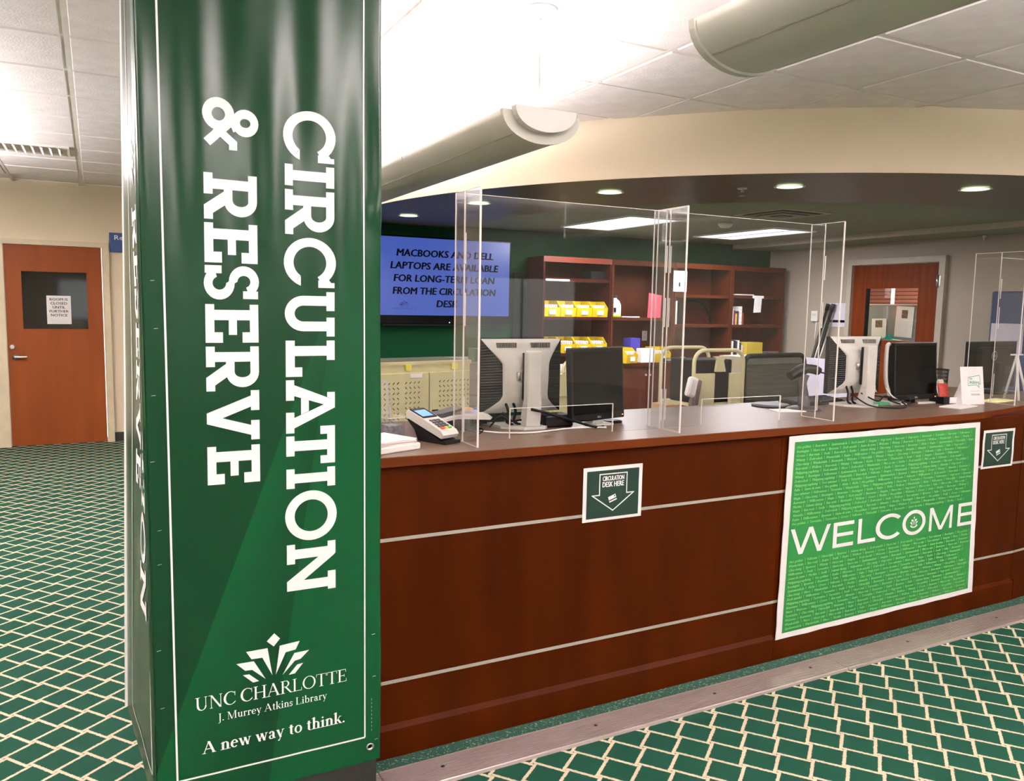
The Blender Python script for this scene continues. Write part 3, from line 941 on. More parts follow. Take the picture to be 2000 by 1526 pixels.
# downlights
for k, (x, y) in enumerate(DOWN):
    names = ['far left above the wall screen', 'second, behind the left acrylic shield', 'third, above the black monitor', 'fourth, beside the sprinkler', 'fifth, near the right frame edge', 'sixth, past the right frame edge', 'seventh, near the right wall']
    t = thing('recessed_downlight', 'round recessed downlight in taupe soffit, ' + names[k], 'light', (x, y, 2.397), 0, 'downlights in the round soffit')
    bm = NB(); add_polys(bm, ring(0, 0, .10, .10, .082, .082, 0, 360, 32), lambda a, b: (a, b, -.006)); add_polys(bm, ring(0, 0, .10, .10, .098, .098, 0, 360, 32), lambda a, b: (a, b, -.001)); obj('trim_ring', bm, white_g, t)
    bm = NB(); lathe(bm, [(.083, -.005), (.078, -.001)], n=28); obj('lens', bm, em_down, t)
# troffers
for k, (x, y, s) in enumerate(((4.65, 6.67, 'left, behind the left shield'), (6.43, 6.68, 'right, above the bookcases'))):
    t = thing('ceiling_troffer', 'rectangular fluorescent ceiling light on the %s' % s, 'light', (x, y, 2.42), 0, 'fluorescent troffers')
    bm = NB()
    for (a, b, c, d) in ((-.31, .31, -.62, -.59), (-.31, .31, .59, .62), (-.31, -.28, -.59, .59), (.28, .31, -.59, .59), (-.012, .012, -.59, .59)): box(bm, a, b, c, d, -.012, .003)
    obj('troffer_frame', bm, white_g, t)
    for sx_ in (-1, 1):
        bm = NB(); rbox(bm, sx_ * .145 - .125, sx_ * .145 + .125, -.585, .585, -.008, .002, .003, 1); obj('lens', bm, em_tube if (k == 0 and sx_ == -1) else em_trof, t)
# sprinkler, smoke detector, vent
t = thing('sprinkler_head', 'small brass fire sprinkler under the taupe soffit', 'sprinkler', (3.909, 4.171, 2.399))
bm = NB(); lathe(bm, [(.035, 0), (.03, -.008), (.01, -.01), (.01, -.03)], n=14); obj('escutcheon', bm, metal, t)
bm = NB(); lathe(bm, [(.005, -.03), (.005, -.05), (.022, -.052), (.022, -.055)], n=12); obj('deflector', bm, metal, t)
t = thing('smoke_detector', 'round white smoke detector on the staff area ceiling', 'detector', (5.50, 6.08, 2.425))
bm = NB(); lathe(bm, [(.07, 0), (.07, -.02), (.045, -.045), (.01, -.048)], n=20); obj('housing', bm, lightgrey, t)
t = thing('ceiling_diffuser', 'square grey air diffuser with dark core in staff area ceiling', 'vent', (5.36, 5.22, 2.425))
for q, (h, dz) in enumerate(((.30, 0), (.22, -.008), (.14, -.016), (.06, -.022))):
    bm = NB()
    for (a, b, c, d) in ((-h, h, -h, -h + .045), (-h, h, h - .045, h), (-h, -h + .045, -h + .045, h - .045), (h - .045, h, -h + .045, h - .045)): box(bm, a, b, c, d, dz - .008, dz)
    obj('louvre_ring', bm, inner_c if q % 2 else frame_grey, t)
bm = NB(); box(bm, -.26, .26, -.26, .26, -.004, -.001); obj('duct_opening', bm, black_matte, t)
bm = NB(); lathe(bm, [(.02, 0), (.02, -.02), (.008, -.03), (.008, -.06)], n=10); o = obj('wall_sprinkler', bm, metal, None, loc=(7.9, 5.0, 2.372)); tag(o, 'small grey sprinkler below the bulkhead over the right door', 'sprinkler')

# ---------------- pendant uplights
def pendant(x, y0, y1, label, rods, grp='linear pendant uplights'):
    t = thing('pendant_light', label, 'light', (x, (y0 + y1) / 2, PZ - .1), 0, grp)
    prof = [(.175 * math.cos(a), -.115 * abs(math.sin(a)) ** .9) for a in [PI + PI * k / 18 for k in range(19)]]
    prof = [(p[0], p[1]) for p in prof]
    yy = y1 - y0
    nseg = 3
    for s in range(nseg):
        a = -yy / 2 + yy * s / nseg + .004
        b = -yy / 2 + yy * (s + 1) / nseg - .004
        bm = NB()
        A = [bm.verts.new((p[0], a, p[1] + .1)) for p in prof]
        B = [bm.verts.new((p[0], b, p[1] + .1)) for p in prof]
        A2 = [bm.verts.new((p[0] * .95, a, p[1] * .92 + .1)) for p in prof]
        B2 = [bm.verts.new((p[0] * .95, b, p[1] * .92 + .1)) for p in prof]
        for i in range(len(prof) - 1):
            for (P_, Q_) in ((A, B), (A2, B2)):
                f = bm.faces.new((P_[i], P_[i + 1], Q_[i + 1], Q_[i])); f.smooth = True
        bm.faces.new((A[0], B[0], B2[0], A2[0])); bm.faces.new((A[-1], B[-1], B2[-1], A2[-1]))
        obj('trough_section', bm, fix_grey, t)
        # groove beads along the body
    for xx, zz in ((-.118, .1 - .086), (.118, .1 - .086)):
        bm = NB(); tube(bm, [(xx, -yy / 2 + .01, zz - .002), (xx, yy / 2 - .01, zz - .002)], .0025, 6); obj('seam_bead', bm, inlay, t)
    for s in (-1, 1):
        e = s * yy / 2
        bm = NB(); prism(bm, [(p[0] * 1.03, p[1] * 1.05 + .1) for p in prof], 'y', e - .012 * s * 0, e + .022 * s); obj('end_flange', bm, fix_grey, t)
        bm = NB(); prism(bm, [(p[0] * .80, p[1] * .80 + .112) for p in prof], 'y', e + .02 * s, e + .06 * s); obj('end_cap', bm, lightgrey, t)
    bm = NB(); tube(bm, [(0, -yy / 2 + .1, .05), (0, yy / 2 - .1, .05)], .018, 8); obj('tube_lamp', bm, em_lamp, t)
    for ry in rods:
        ly = ry - (y0 + y1) / 2
        bm = NB(); tube(bm, [(0.01, ly, .11), (0.01, ly, CZ - PZ + .085)], .006, 8); obj('hanger_rod', bm, lightgrey, t)
        bm = NB(); lathe(bm, [(.02, CZ - PZ + .055), (.068, CZ - PZ + .07), (.068, CZ - PZ + .094), (.02, CZ - PZ + .096)], 0.01, ly, 20); obj('ceiling_canopy', bm, white_g, t)
    return t
labs = ['grey half-round pendant uplight hanging by a rod above the desk', 'grey half-round pendant uplight cut off by the top frame edge', 'grey pendant uplight beyond the left frame edge near far door',
        'added grey fill pendant over the aisle left of the camera', 'added grey fill pendant to the right of the camera', 'added grey fill pendant behind the camera', 'added grey fill pendant behind and left of the camera']
for i, (px, y0, y1, e) in enumerate(PEND):
    pendant(px, y0, y1, labs[i], [y0 + .03, y1 - .1] if i == 0 else [y0 + .1, y1 - .35 if i != 1 else y1 - .9])

# ================================================================== DESK
desk = thing('circulation_desk', 'long cherry wood service desk with brown top and pale inlay strips', 'desk', (2.6, 2.9, 0))
FY = 2.52
top_front = [(.725, 2.50), (1.86, 2.50), (2.6, 2.505), (3.6, 2.515), (4.1, 2.535), (4.45, 2.60), (4.8, 2.68), (5.7, 2.95)]
top_back = [(5.2, 3.75), (4.6, 3.40), (4.0, 3.31), (3.2, 3.285), (2.4, 3.27), (.725, 3.27)]
bm = NB(); prism(bm, top_front + top_back, 'z', 1.041, 1.067); obj('countertop', bm, woodtop, desk, True)
bm = NB()
tf = [(p[0], p[1] - .006) for p in top_front]
prism(bm, tf + [(p[0], p[1] + .03) for p in reversed(top_front)], 'z', 1.034, 1.0655); obj('edge_band', bm, woodedge, desk, True)
def seg_panel(name, x0, x1, z0, z1, y0, y1, m):
    bm = NB(); box(bm, x0, x1, y0, y1, z0, z1); o = obj(name, bm, m, desk, True)
cols = [(.73, 2.6593), (2.6607, 4.46)]
for (a, b) in cols:
    seg_panel('front_panel', a, b, .785, 1.034, FY, FY + .03, woodfront)
    seg_panel('front_panel', a, b, .281, .773, FY, FY + .03, woodfront)
    seg_panel('front_panel', a, b, .122, .269, FY, FY + .03, woodfront)
    seg_panel('inlay_strip', a, b, .773, .785, FY - .0015, FY + .01, inlay)
    seg_panel('inlay_strip', a, b, .269, .281, FY - .0015, FY + .01, inlay)
    bm = NB(); prism(bm, [(FY - .012, 0), (FY - .012, .105), (FY - .006, .113), (FY, .122), (FY + .02, .122), (FY + .02, 0)], 'x', a, b); obj('base_moulding', bm, woodfront, desk, True)
# angled return at the right
mt = Matrix.Translation((4.463, FY, 0)) @ Matrix.Rotation(math.radians(4), 4, 'Z')
for z0, z1, nm, m_, dy in ((.785, 1.034, 'front_panel', woodfront, 0), (.281, .773, 'front_panel', woodfront, 0), (.122, .269, 'front_panel', woodfront, 0), (.773, .785, 'inlay_strip', inlay, -.0015), (.269, .281, 'inlay_strip', inlay, -.0015), (0, .122, 'base_moulding', woodfront, -.012)):
    bm = NB(); box(bm, .002, 1.2, dy, .03, z0, z1, mt); obj(nm, bm, m_, desk, True)
bm = NB(); prism(bm, [(.735, FY + .03), (4.44, FY + .03), (5.6, FY + .16), (5.5, 3.6), (4.0, 3.25), (.735, 3.20)], 'z', 0.0, 1.041); obj('cabinet_carcass', bm, wooddark, desk, True)

# flecked border carpet and ribbed metal strip
bm = NB(); box(bm, .2, 4.9, 2.44, 2.515, 0, .004); o = recenter(obj('border_carpet', bm, border_m)); o['kind'] = 'structure'; o.name = 'trim_5'
rw = thing('floor_raceway', 'ribbed aluminium cable cover strip along the foot of the desk', 'floor strip', (2.5, 2.37, 0))
for (a, b) in ((.0, .79), (.794, 2.9), (2.904, 5.0)):
    bm = NB()
    prof = [(2.294, 0), (2.297, .010), (2.300, .012)]
    n = 13
    for k in range(n):
        y = 2.301 + k * (.132 / n)
        w_ = .132 / n
        prof += [(y, .012), (y + w_ * .5, .012), (y + w_ * .55, .0065), (y + w_ * .93, .0065)]
    prof += [(2.434, .012), (2.442, 0)]
    prism(bm, prof, 'x', a, b)
    obj('ribbed_section', bm, alu, rw, True)
for x in (1.0, 1.62, 2.2, 2.75, 3.4, 4.1):
    bm = NB(); lathe(bm, [(.007, .0115), (.007, .0132), (.003, .0135)], x, 2.372, 10); obj('screw', bm, black, rw, True)

# ================================================================== COLUMN + BANNERS
BX0, BX1, BY = .105, .722, 2.2
colm = NB(); box(colm, .125, .705, 2.215, 2.86, 0, CZ + .03); o = recenter(obj('column', colm, cream)); o['kind'] = 'structure'
bm = NB(); box(bm, .118, .712, 2.207, 2.868, 0, .30); o = recenter(obj('baseboard_column', bm, rubber)); o['kind'] = 'structure'

def sstep(a, b, v):
    t = max(0, min(1, (v - a) / (b - a)))
    return t * t * (3 - 2 * t)
def fold(x, z):
    A = .0062 * sstep(1.15, 2.1, z) + .0006
    y = A * (math.sin((x * 6.2 + .55 * z) * 2 * PI) * .55 + math.sin((x * 10.5 - .5 * z) * 2 * PI + 1.2) * .22)
    # crumples at the two edges
    e = math.exp(-((x - BX1) / .018) ** 2) * .004 * math.sin(z * 9) + math.exp(-((x - BX0 - .01) / .02) ** 2) * .006 * math.sin(z * 5 + 1)
    dent = -.006 * math.exp(-((x - .705) / .02) ** 2 - ((z - 1.83) / .04) ** 2) + .004 * math.exp(-((x - .14) / .025) ** 2 - ((z - 1.62) / .12) ** 2)
    return y + e + dent
fb = thing('front_banner', 'large glossy green vinyl banner reading CIRCULATION & RESERVE on the column', 'banner', (.41, 2.2, .205))
def bpt(x, z, off=0): return (x, BY - off + fold(x, z), z)
bm = NB()
NXB, NZB = 90, 120
ZB0, ZB1 = .205, 2.62
gv = []
for j in range(NZB + 1):
    z = ZB0 + (ZB1 - ZB0) * j / NZB
    row = []
    # left wrap: curl back around the corner
    for i in range(NXB + 1):
        x = BX0 + (BX1 - BX0) * i / NXB
        row.append(bm.verts.new(bpt(x, z)))
    gv.append(row)
for j in range(NZB):
    for i in range(NXB):
        f = bm.faces.new((gv[j][i], gv[j][i + 1], gv[j + 1][i + 1], gv[j + 1][i])); f.smooth = True
# wraps to the sides
for ex, dx, ii in ((BX1, .004, NXB), (BX0, -.006, 0)):
    prev = [gv[j][ii] for j in range(NZB + 1)]
    for s in range(1, 5):
        cur = []
        for j in range(NZB + 1):
            z = ZB0 + (ZB1 - ZB0) * j / NZB
            a = s / 4 * PI / 2
            r = .012
            cur.append(bm.verts.new((ex + (1 if dx > 0 else -1) * r * math.sin(a) * .6, prev[j].co.y + r * .5, z)))
        for j in range(NZB):
            f = bm.faces.new((prev[j], cur[j], cur[j + 1], prev[j + 1])); f.smooth = True
        prev = cur
# object origin sits at world x=0 for the print mapping
me_o = obj('vinyl_sheet', bm, banner_m, None, recalc=False)
me_o.parent = fb
me_o.location = (-.41, -2.2, -.205)
flip = me_o
def bobj(name, polys, sub=.03, off=.0012, m=wtext):
    bm = NB()
    add_polys(bm, polys, lambda x, z: bpt(x, z, off), sub)
    return obj(name, bm, m, fb, True, recalc=False)
def vert_word(letters, x0f, x1f, mapper=None):
    """letters read downwards, tops to the right; letters = [(char, ztop, zbot)]"""
    out = []
    for ch, za, zb in letters:
        adv, polys = SLAB[ch]
        for p in polys:
            q2 = []
            for (u, v_) in p:
                z = za + (zb - za) * u / adv
                q2.append((x0f(z) + (x1f(z) - x0f(z)) * v_, z))
            out.append(q2)
    return out
W1 = [('C', 2.08, 1.946), ('I', 1.938, 1.882), ('R', 1.872, 1.754), ('C', 1.747, 1.612), ('U', 1.602, 1.48), ('L', 1.469, 1.37), ('A', 1.361, 1.214), ('T', 1.231, 1.125), ('I', 1.114, 1.059), ('O', 1.05, .908), ('N', .9, .759)]
W2 = [('&', 2.086, 1.958), ('R', 1.897, 1.781), ('E', 1.772, 1.671), ('S', 1.664, 1.576), ('E', 1.564, 1.464), ('R', 1.454, 1.337), ('V', 1.337, 1.204), ('E', 1.19, 1.088)]
for wd_ in (W1, W2):
    for e_ in wd_:
        if wd_ is W1: pp_ = vert_word([e_], lambda z: .4528 + (z - 1.02) * .0055, lambda z: .5888 + (z - 1.02) * .0013)
        else: pp_ = vert_word([e_], lambda z: .2499 + (z - 1.15) * .0069, lambda z: .3835 + (z - 1.15) * .0042)
        bobj('letter', pp_)
SF = serif_font()
SFB = serif_font(k=.165, n=.06, q=.045, x=.66)
bobj('university_lettering', layout('UNC CHARLOTTE', SF, .203, .622, .472, .037, gap=-.03), .05)
bobj('library_lettering', layout('J. Murrey Atkins Library', SF, .262, .562, .431, .0215, gap=.0), .05)
bobj('slogan_lettering', layout('A new way to think.', SFB, .22, .616, .3465, .034, gap=.0), .05)
crown = [[(0.4148, 0.6535), (0.4305, 0.6357), (0.4131, 0.6157), (0.3942, 0.6337)],
 [(0.3388, 0.6136), (0.396, 0.6141), (0.4082, 0.5333), (0.3817, 0.5891), (0.3528, 0.5899)],
 [(0.3126, 0.5838), (0.3587, 0.5833), (0.3897, 0.5262), (0.3541, 0.5593), (0.3354, 0.5604)],
 [(0.329, 0.5488), (0.3459, 0.548), (0.3719, 0.5236), (0.356, 0.5223)],
 [(0.4292, 0.6149), (0.485, 0.6188), (0.4732, 0.5956), (0.4455, 0.5926), (0.4177, 0.5327)],
 [(0.4697, 0.5858), (0.5112, 0.5873), (0.4866, 0.5653), (0.4708, 0.5629), (0.4359, 0.5276)],
 [(0.4772, 0.5505), (0.4944, 0.5524), (0.4704, 0.5255), (0.4533, 0.5246)]]
bobj('crown_emblem', crown, .05)
bl_, br_, bb_ = .1565, .6745, .284
bobj('border_line', [R(bl_ - .0025, bb_ - .0025, bl_ + .0025, 2.6), R(br_ - .002, bb_, br_ + .002, 2.6), R(bl_, bb_ - .0025, br_, bb_ + .0025)], .03)
bm = NB(); lathe(bm, [(.011, 0), (.012, .003), (.007, .003), (.006, 0)], n=18, mt=Matrix.Translation((.689, 2.196, .253)) @ Matrix.Rotation(PI / 2, 4, 'X')); obj('grommet', bm, metal, fb, True)
for (x, z) in ((.13, 1.62), (.135, 1.50), (.125, 1.33), (.118, 1.16), (.13, .98), (.128, .89), (.12, .66), (.125, .50), (.70, .60), (.702, .47), (.71, .27)):
    bm = NB(); tube(bm, [bpt(x - .005, z, .0025), bpt(x + .005, z + .001, .0025)], .0006, 5); obj('staple', bm, metal, fb, True)
for j in range(9):
    bm = NB(); z = .30 + .012 * j; tube(bm, [bpt(.695, z, .0018), bpt(.695, z + .006, .0018)], .0006, 4); obj('stitch', bm, inlay, fb, True)

# side banner on the column's left face, its far edge curling loose
sbn = thing('side_banner', 'narrow grazing view of the green banner on the column left side', 'banner', (.09, 2.5, .205))
def side_pt(s, z, off=0):
    """s 0..1 from the front corner back along the left face"""
    wob = .0035 * math.sin(z * 4.2 + s * 5) + .003 * math.sin(z * 9 + s * 11)
    y = 2.212 + s * .645
    end = .054 + .0235 * (z - .156) if z < 1.3 else .081 + .018 * (z - 1.3)
    mid = .111 - .010 * (1 - sstep(.3, 1.5, z))
    kz = sstep(.4, 1.7, z)
    base = mid + (end - mid) * ((1 - kz) * s + kz * sstep(.5, 1.0, s))
    x = base + wob * .5 * math.sin(PI * min(1, s * 1.2)) + .004 * math.exp(-(s / .06) ** 2)
    return (x - off, y, z)
bm = NB()
NS = 46
gv = [[bm.verts.new(side_pt(i / NS, .21 + (2.62 - .21) * j / 90)) for i in range(NS + 1)] for j in range(91)]
for j in range(90):
    for i in range(NS):
        f = bm.faces.new((gv[j][i + 1], gv[j][i], gv[j + 1][i], gv[j + 1][i + 1])); f.smooth = True
o = obj('vinyl_sheet', bm, banner_m, None, recalc=False); o.parent = sbn; o.location = (-.09, -2.5, -.205)
def sp_poly(polys, off, nm, m=wtext):
    bm = NB(); add_polys(bm, polys, lambda x, z: side_pt(x, z, off), .04, (-1, 0, 0)); obj(nm, bm, m, sbn, True, recalc=False)
def side_word(letters, v0, v1):
    out = []
    for ch, za, zb in letters:
        adv, polys = SLAB[ch]
        for p in polys: out.append([(v0 + (v1 - v0) * v_, za + (zb - za) * u / adv - .06) for (u, v_) in p])
    return out
for e_ in W2: sp_poly(side_word([e_], .62, .43), .0015, 'letter')
for e_ in W1: sp_poly(side_word([e_], .34, .15), .0015, 'letter')
sp_poly([R(.735, .29, .747, 2.6), R(.06, .29, .07, 2.6), R(.07, .288, .735, .293)], .0015, 'border_line')
bm = NB()
pts = [side_pt(1.0, .21 + (2.62 - .21) * j / 60) for j in range(61)]
A = [bm.verts.new(p) for p in pts]
B = [bm.verts.new((p[0] - .004 - .004 * (1 - sstep(.3, 1.6, p[2])), p[1] + .010, p[2])) for p in pts]
for j in range(60): bm.faces.new((A[j], A[j + 1], B[j + 1], B[j]))
obj('white_hem', bm, white_g, sbn, True)

# ================================================================== PAPER SIGNS ON THE DESK
def arrow_sign(x0, x1, z0, z1, label, tw=0):
    t = thing('arrow_sign', label, 'sign', ((x0 + x1) / 2, FY, z0), 0, 'circulation desk arrow signs')
    w_, h_ = x1 - x0, z1 - z0
    def C(u, v_): return (x0 + w_ * u + tw * .004 * v_ * (1 - v_), z0 + h_ * v_)
    def sh(x, z):   # slight waviness of the sheet
        u = (x - x0) / w_; v_ = (z - z0) / h_
        return .0028 * abs(math.sin(v_ * PI * 1.5)) * (1 if tw else .3)
    def mpx(o): return lambda x, z: (x, FY - .003 - o - sh(x, z), z)
    bm = NB(); add_polys(bm, [R(x0, z0, x1, z1)], mpx(0), .03); obj('paper', bm, white_p, t, True, recalc=False)
    bm = NB(); add_polys(bm, [[C(.06, .055), C(.94, .055), C(.94, .93), C(.06, .93)]], mpx(.0006), .03); obj('green_field', bm, darkgreen, t, True, recalc=False)
    out = [(.27, .86), (.73, .86), (.73, .48), (.85, .48), (.50, .175), (.15, .48), (.27, .48)]
    ar = []
    n = len(out)
    cxx, cyy = .5, .55
    for i in range(n):
        a, b = out[i], out[(i + 1) % n]
        d = math.hypot((b[0] - a[0]) * w_, (b[1] - a[1]) * h_)
        nx, ny = -(b[1] - a[1]) * h_ / d, (b[0] - a[0]) * w_ / d
        T = .0022
        ex, ey = (b[0] - a[0]) * w_ / d * T, (b[1] - a[1]) * h_ / d * T
        A_, B_ = C(*a), C(*b)
        ar.append([(A_[0] + nx * T - ex, A_[1] + ny * T - ey), (B_[0] + nx * T + ex, B_[1] + ny * T + ey), (B_[0] - nx * T + ex, B_[1] - ny * T + ey), (A_[0] - nx * T - ex, A_[1] - ny * T - ey)])
    bm = NB(); add_polys(bm, ar, mpx(.0014), .04); obj('arrow_outline', bm, wtext, t, True, recalc=False)
    bm = NB()
    ftext(bm, 'CIRCULATION', *[C(.32, 0)[0], C(.68, 0)[0]], C(0, .735)[1], h_ * .085, mpx(.0014), bold=.035)
    ftext(bm, 'DESK HERE', *[C(.32, 0)[0], C(.68, 0)[0]], C(0, .62)[1], h_ * .095, mpx(.0014), bold=.035)
    obj('lettering', bm, wtext, t, True, recalc=False)
    def rc(u0, v0, u1, v1):
        a = math.radians(18); cx_, cy_ = C(.49, .40)
        return [(cx_ + (u * math.cos(a) - v_ * math.sin(a)), cy_ + (u * math.sin(a) + v_ * math.cos(a))) for u, v_ in ((u0, v0), (u1, v0), (u1, v1), (u0, v1))]
    bm = NB(); add_polys(bm, [rc(-.018, -.012, .018, .012)], mpx(.0014)); obj('card_icon', bm, wtext, t, True, recalc=False)
    bm = NB(); add_polys(bm, [rc(-.018, -.006, .018, -.002), rc(.009, .004, .014, .009)], mpx(.002)); obj('card_icon_stripe', bm, ktext, t, True, recalc=False)
    return t
arrow_sign(1.628, 1.905, .752, .965, 'green and white arrow sign on the desk front left of the large poster')
arrow_sign(4.10, 4.375, .766, .972, 'green and white arrow sign at right, beyond the large poster, slightly curled', 1)

# large welcome poster
wp = thing('welcome_poster', 'large bright green WELCOME poster with white border on the desk front', 'poster', (3.38, FY, .10))
TLp, TRp, BLp, BRp = (2.688, 1.026), (4.045, 1.021), (2.668, .100), (4.09, .108)
def WQ(u, v_): # bilinear u right, v up
    return tuple((1 - v_) * ((1 - u) * BLp[i] + u * BRp[i]) + v_ * ((1 - u) * TLp[i] + u * TRp[i]) for i in (0, 1))
PO = .0125
def wmp(o): return lambda x, z: (x, FY - PO - .004 - o, z)
def rag(n=14):
    pr = []
    rr = random.Random(3)
    for (a, b) in (((0, 0), (1, 0)), ((1, 0), (1, 1)), ((1, 1), (0, 1)), ((0, 1), (0, 0))):
        for k in range(n):
            u = a[0] + (b[0] - a[0]) * k / n; v_ = a[1] + (b[1] - a[1]) * k / n
            j = .0022 if 0 < k else 0
            x, z = WQ(u, v_)
            pr.append((x + rr.uniform(-j, j), z + rr.uniform(-j, j)))
    return pr
bm = NB(); prism(bm, rag(), 'y', FY - PO - .004, FY - PO - .001); obj('poster_sheet', bm, white_p, wp, True)
bm = NB(); add_polys(bm, [[WQ(.025, .028), WQ(.972, .028), WQ(.972, .972), WQ(.025, .972)]], wmp(.0012)); obj('green_print', bm, postergreen, wp, True, recalc=False)
# big letters
k_ = .125
def EE(): return (.80, [R(0, 0, .15, 1), R(.15, .855, .80, 1), R(.15, .43, .78, .57), R(.15, 0, .80, .145)])
WG = {'W': (1.6, [stroke(.07, 1.0, .42, 0, .0), ]), }
def dgl(x0, y0, x1, y1, w_): return [(x0 - w_ / 2, y0), (x0 + w_ / 2, y0), (x1 + w_ / 2, y1), (x1 - w_ / 2, y1)]
WG = {
 'W': (1.75, [dgl(.09, 1, .47, 0, .17), dgl(.47, 0, .87, 1, .17), dgl(.87, 1, 1.28, 0, .17), dgl(1.28, 0, 1.66, 1, .17)]),
 'E': EE(), 'L': (.78, [R(0, 0, .15, 1), R(.15, 0, .78, .145)]),
 'C': (.985, ring(.56, .5, .56, .53, .40, .385, 42, 318, 34)),
 'O': (1.16, ring(.58, .5, .58, .53, .42, .385, 0, 360, 44)),
 'M': (1.25, [R(0, 0, .14, 1), R(1.11, 0, 1.25, 1), dgl(.085, 1, .62, 0, .17), dgl(1.165, 1, .62, 0, .17)]),
}
zb_, zt_ = .484, .604
for ch, xa, xb in (('W', 2.722, 2.978), ('E', 2.996, 3.134), ('L', 3.164, 3.288), ('C', 3.287, 3.468), ('O', 3.481, 3.656), ('M', 3.686, 3.868), ('E', 3.913, 4.036)):
    adv, polys = WG[ch]
    big = [[(xa + (xb - xa) * q[0] / adv, zb_ + (zt_ - zb_) * q[1]) for q in p] for p in polys]
    bm = NB(); add_polys(bm, big, wmp(.0030)); obj('letter', bm, wtext, wp, True, recalc=False)
lg = []
for p in crown: lg.append([(3.568 + (x - .4125) * .30, .548 + (z - .585) * .40) for x, z in p])
lg += ring(3.568, .533, .030, .016, .026, .010, 200, 340, 8)
bm = NB(); add_polys(bm, lg, wmp(.0030)); obj('crown_emblem', bm, wtext, wp, True, recalc=False)
# many small greetings
words = ['Welcome', 'Bienvenido', 'Willkommen', 'Bienvenue', 'Benvenuto', 'Bem-vindo', 'Welkom', 'Velkommen', 'Tervetuloa', 'Witamy', 'Vitajte', 'Dobrodosli', 'Hos geldiniz', 'Selamat datang', 'Karibu', 'Aloha', 'Croeso',
         'Failte', 'Mirë se vini', 'Ongi etorri', 'Benvinguts', 'Sveiki', 'Tere tulemast', 'Maligayang pagdating', 'Chào mung', 'Bun venit', 'Üdvözöljük', 'Velkomin', 'Siyakwamukela', 'Wamkelekile', 'Kaabo', 'Swagata', 'Merhba', 'Haere mai', 'Xosh amadid', 'Bonvenon', 'Sannu da zuwa', 'Nnoo', 'Akwaaba', 'Byenveni']
tb = NB(); rr = random.Random(11)
nrow = 44
cache = {}
for r_ in range(nrow):
    v0 = .038 + .925 * r_ / nrow
    z = WQ(.5, v0)[1]
    if .468 < z + .008 and z < .620: continue
    x = WQ(.035, v0)[0] - 0
    xr = WQ(.962, v0)[0]
    while x < xr - .03:
        s = rr.choice(words)
        if rr.random() < .3: s = s + ' !' if False else s
        b0 = len(tb.verts)
        wln = ftext(tb, s, x, None, z, .0122, wmp(.0024), shear=.25, width=1.0, bold=.06, res=1)
        if x + wln > xr:
            tb.verts.ensure_lookup_table()
            bmesh.ops.delete(tb, geom=[tb.verts[i] for i in range(b0, len(tb.verts))], context='VERTS')
            break
        x += wln + .012
        vs = [tb.verts.new((q[0], FY - PO - .0064, q[1])) for q in R(x, z - .001, x + .0025, z + .0135)]
        tb.faces.new(vs)
        x += .014
o = obj('greeting_words', tb, ltgreen, wp, True, recalc=False); o['kind'] = 'stuff'

# ================================================================== ACRYLIC SHIELDS
DZ = 1.0672
def shield(xl, xr, label, ypane=2.69, top=1.985, wl=True, wr=True, hole=None, wy0=2.555, wy1=2.77, ptop=1.975):
    t = thing('acrylic_shield', label, 'sneeze guard', ((xl + xr) / 2, ypane, DZ), 0, 'clear acrylic shields standing on the desk')
    T = .0045
    if hole:
        h0, h1, hz = hole
        poly = [(xl, DZ), (h0, DZ), (h0, hz), (h1, hz), (h1, DZ), (xr, DZ), (xr, ptop), (xl, ptop)]
    else: poly = R(xl, DZ, xr, ptop)
    bm = NB(); prism(bm, poly, 'y', ypane, ypane + T); obj('front_pane', bm, acrylic_m, t, True)
    eg = NB(); box(eg, xl, xr, ypane - .0005, ypane + T + .0005, ptop, ptop + .0018); 
    if hole:
        box(eg, h0 - .0015, h0 + .0005, ypane - .001, ypane + T + .001, DZ, hz); box(eg, h1 - .0005, h1 + .0015, ypane - .001, ypane + T + .001, DZ, hz); box(eg, h0, h1, ypane - .001, ypane + T + .001, hz - .0005, hz + .0015)
    obj('polished_edge', eg, edge_m, t, True)
    for on_, x in ((wl, xl), (wr, xr)):
        if not on_: continue
        bm = NB(); box(bm, x - T / 2, x + T / 2, wy0, wy1, DZ, top); s = obj('side_panel', bm, acrylic_m, t, True)
        eg = NB()
        e = .0035
        box(eg, x - e, x + e, wy0 - .002, wy0 + .0015, DZ, top); box(eg, x - e * .7, x + e * .7, wy1 - .001, wy1 + .0015, DZ, top)
        box(eg, x - e * .7, x + e * .7, wy0, wy1, top - .001, top + .0015); box(eg, x - e * .8, x + e * .8, wy0, wy1, DZ, DZ + .002)
        # interlocking slots where the pane slides in
        for (a, b) in ((DZ + .04, DZ + .17), (top - .26, top - .15), (1.5, 1.62)):
            box(eg, x - e * .8, x + e * .8, ypane - .012, ypane - .0105, a, b)
            box(eg, x - e * .8, x + e * .8, ypane - .012, ypane - .003, a - .0015, a)
        box(eg, x - e * .8, x + e * .8, ypane - .0025, ypane - .0005, DZ, top)
        o = obj('polished_edge', eg, edge_m, t, True)
    return t
shield(1.200, 2.115, 'left clear acrylic shield, in front of the silver backed monitor', hole=(1.400, 1.875, 1.183))
shield(2.135, 3.045, 'middle clear acrylic shield with low pass-through, over the empty counter', hole=(2.345, 2.815, 1.183), wy0=2.58)
shield(4.60, 5.50, 'right clear acrylic shield cut off by the right frame edge', ypane=2.80, top=1.93, ptop=1.90, wy0=2.66, wy1=2.95, wr=False)

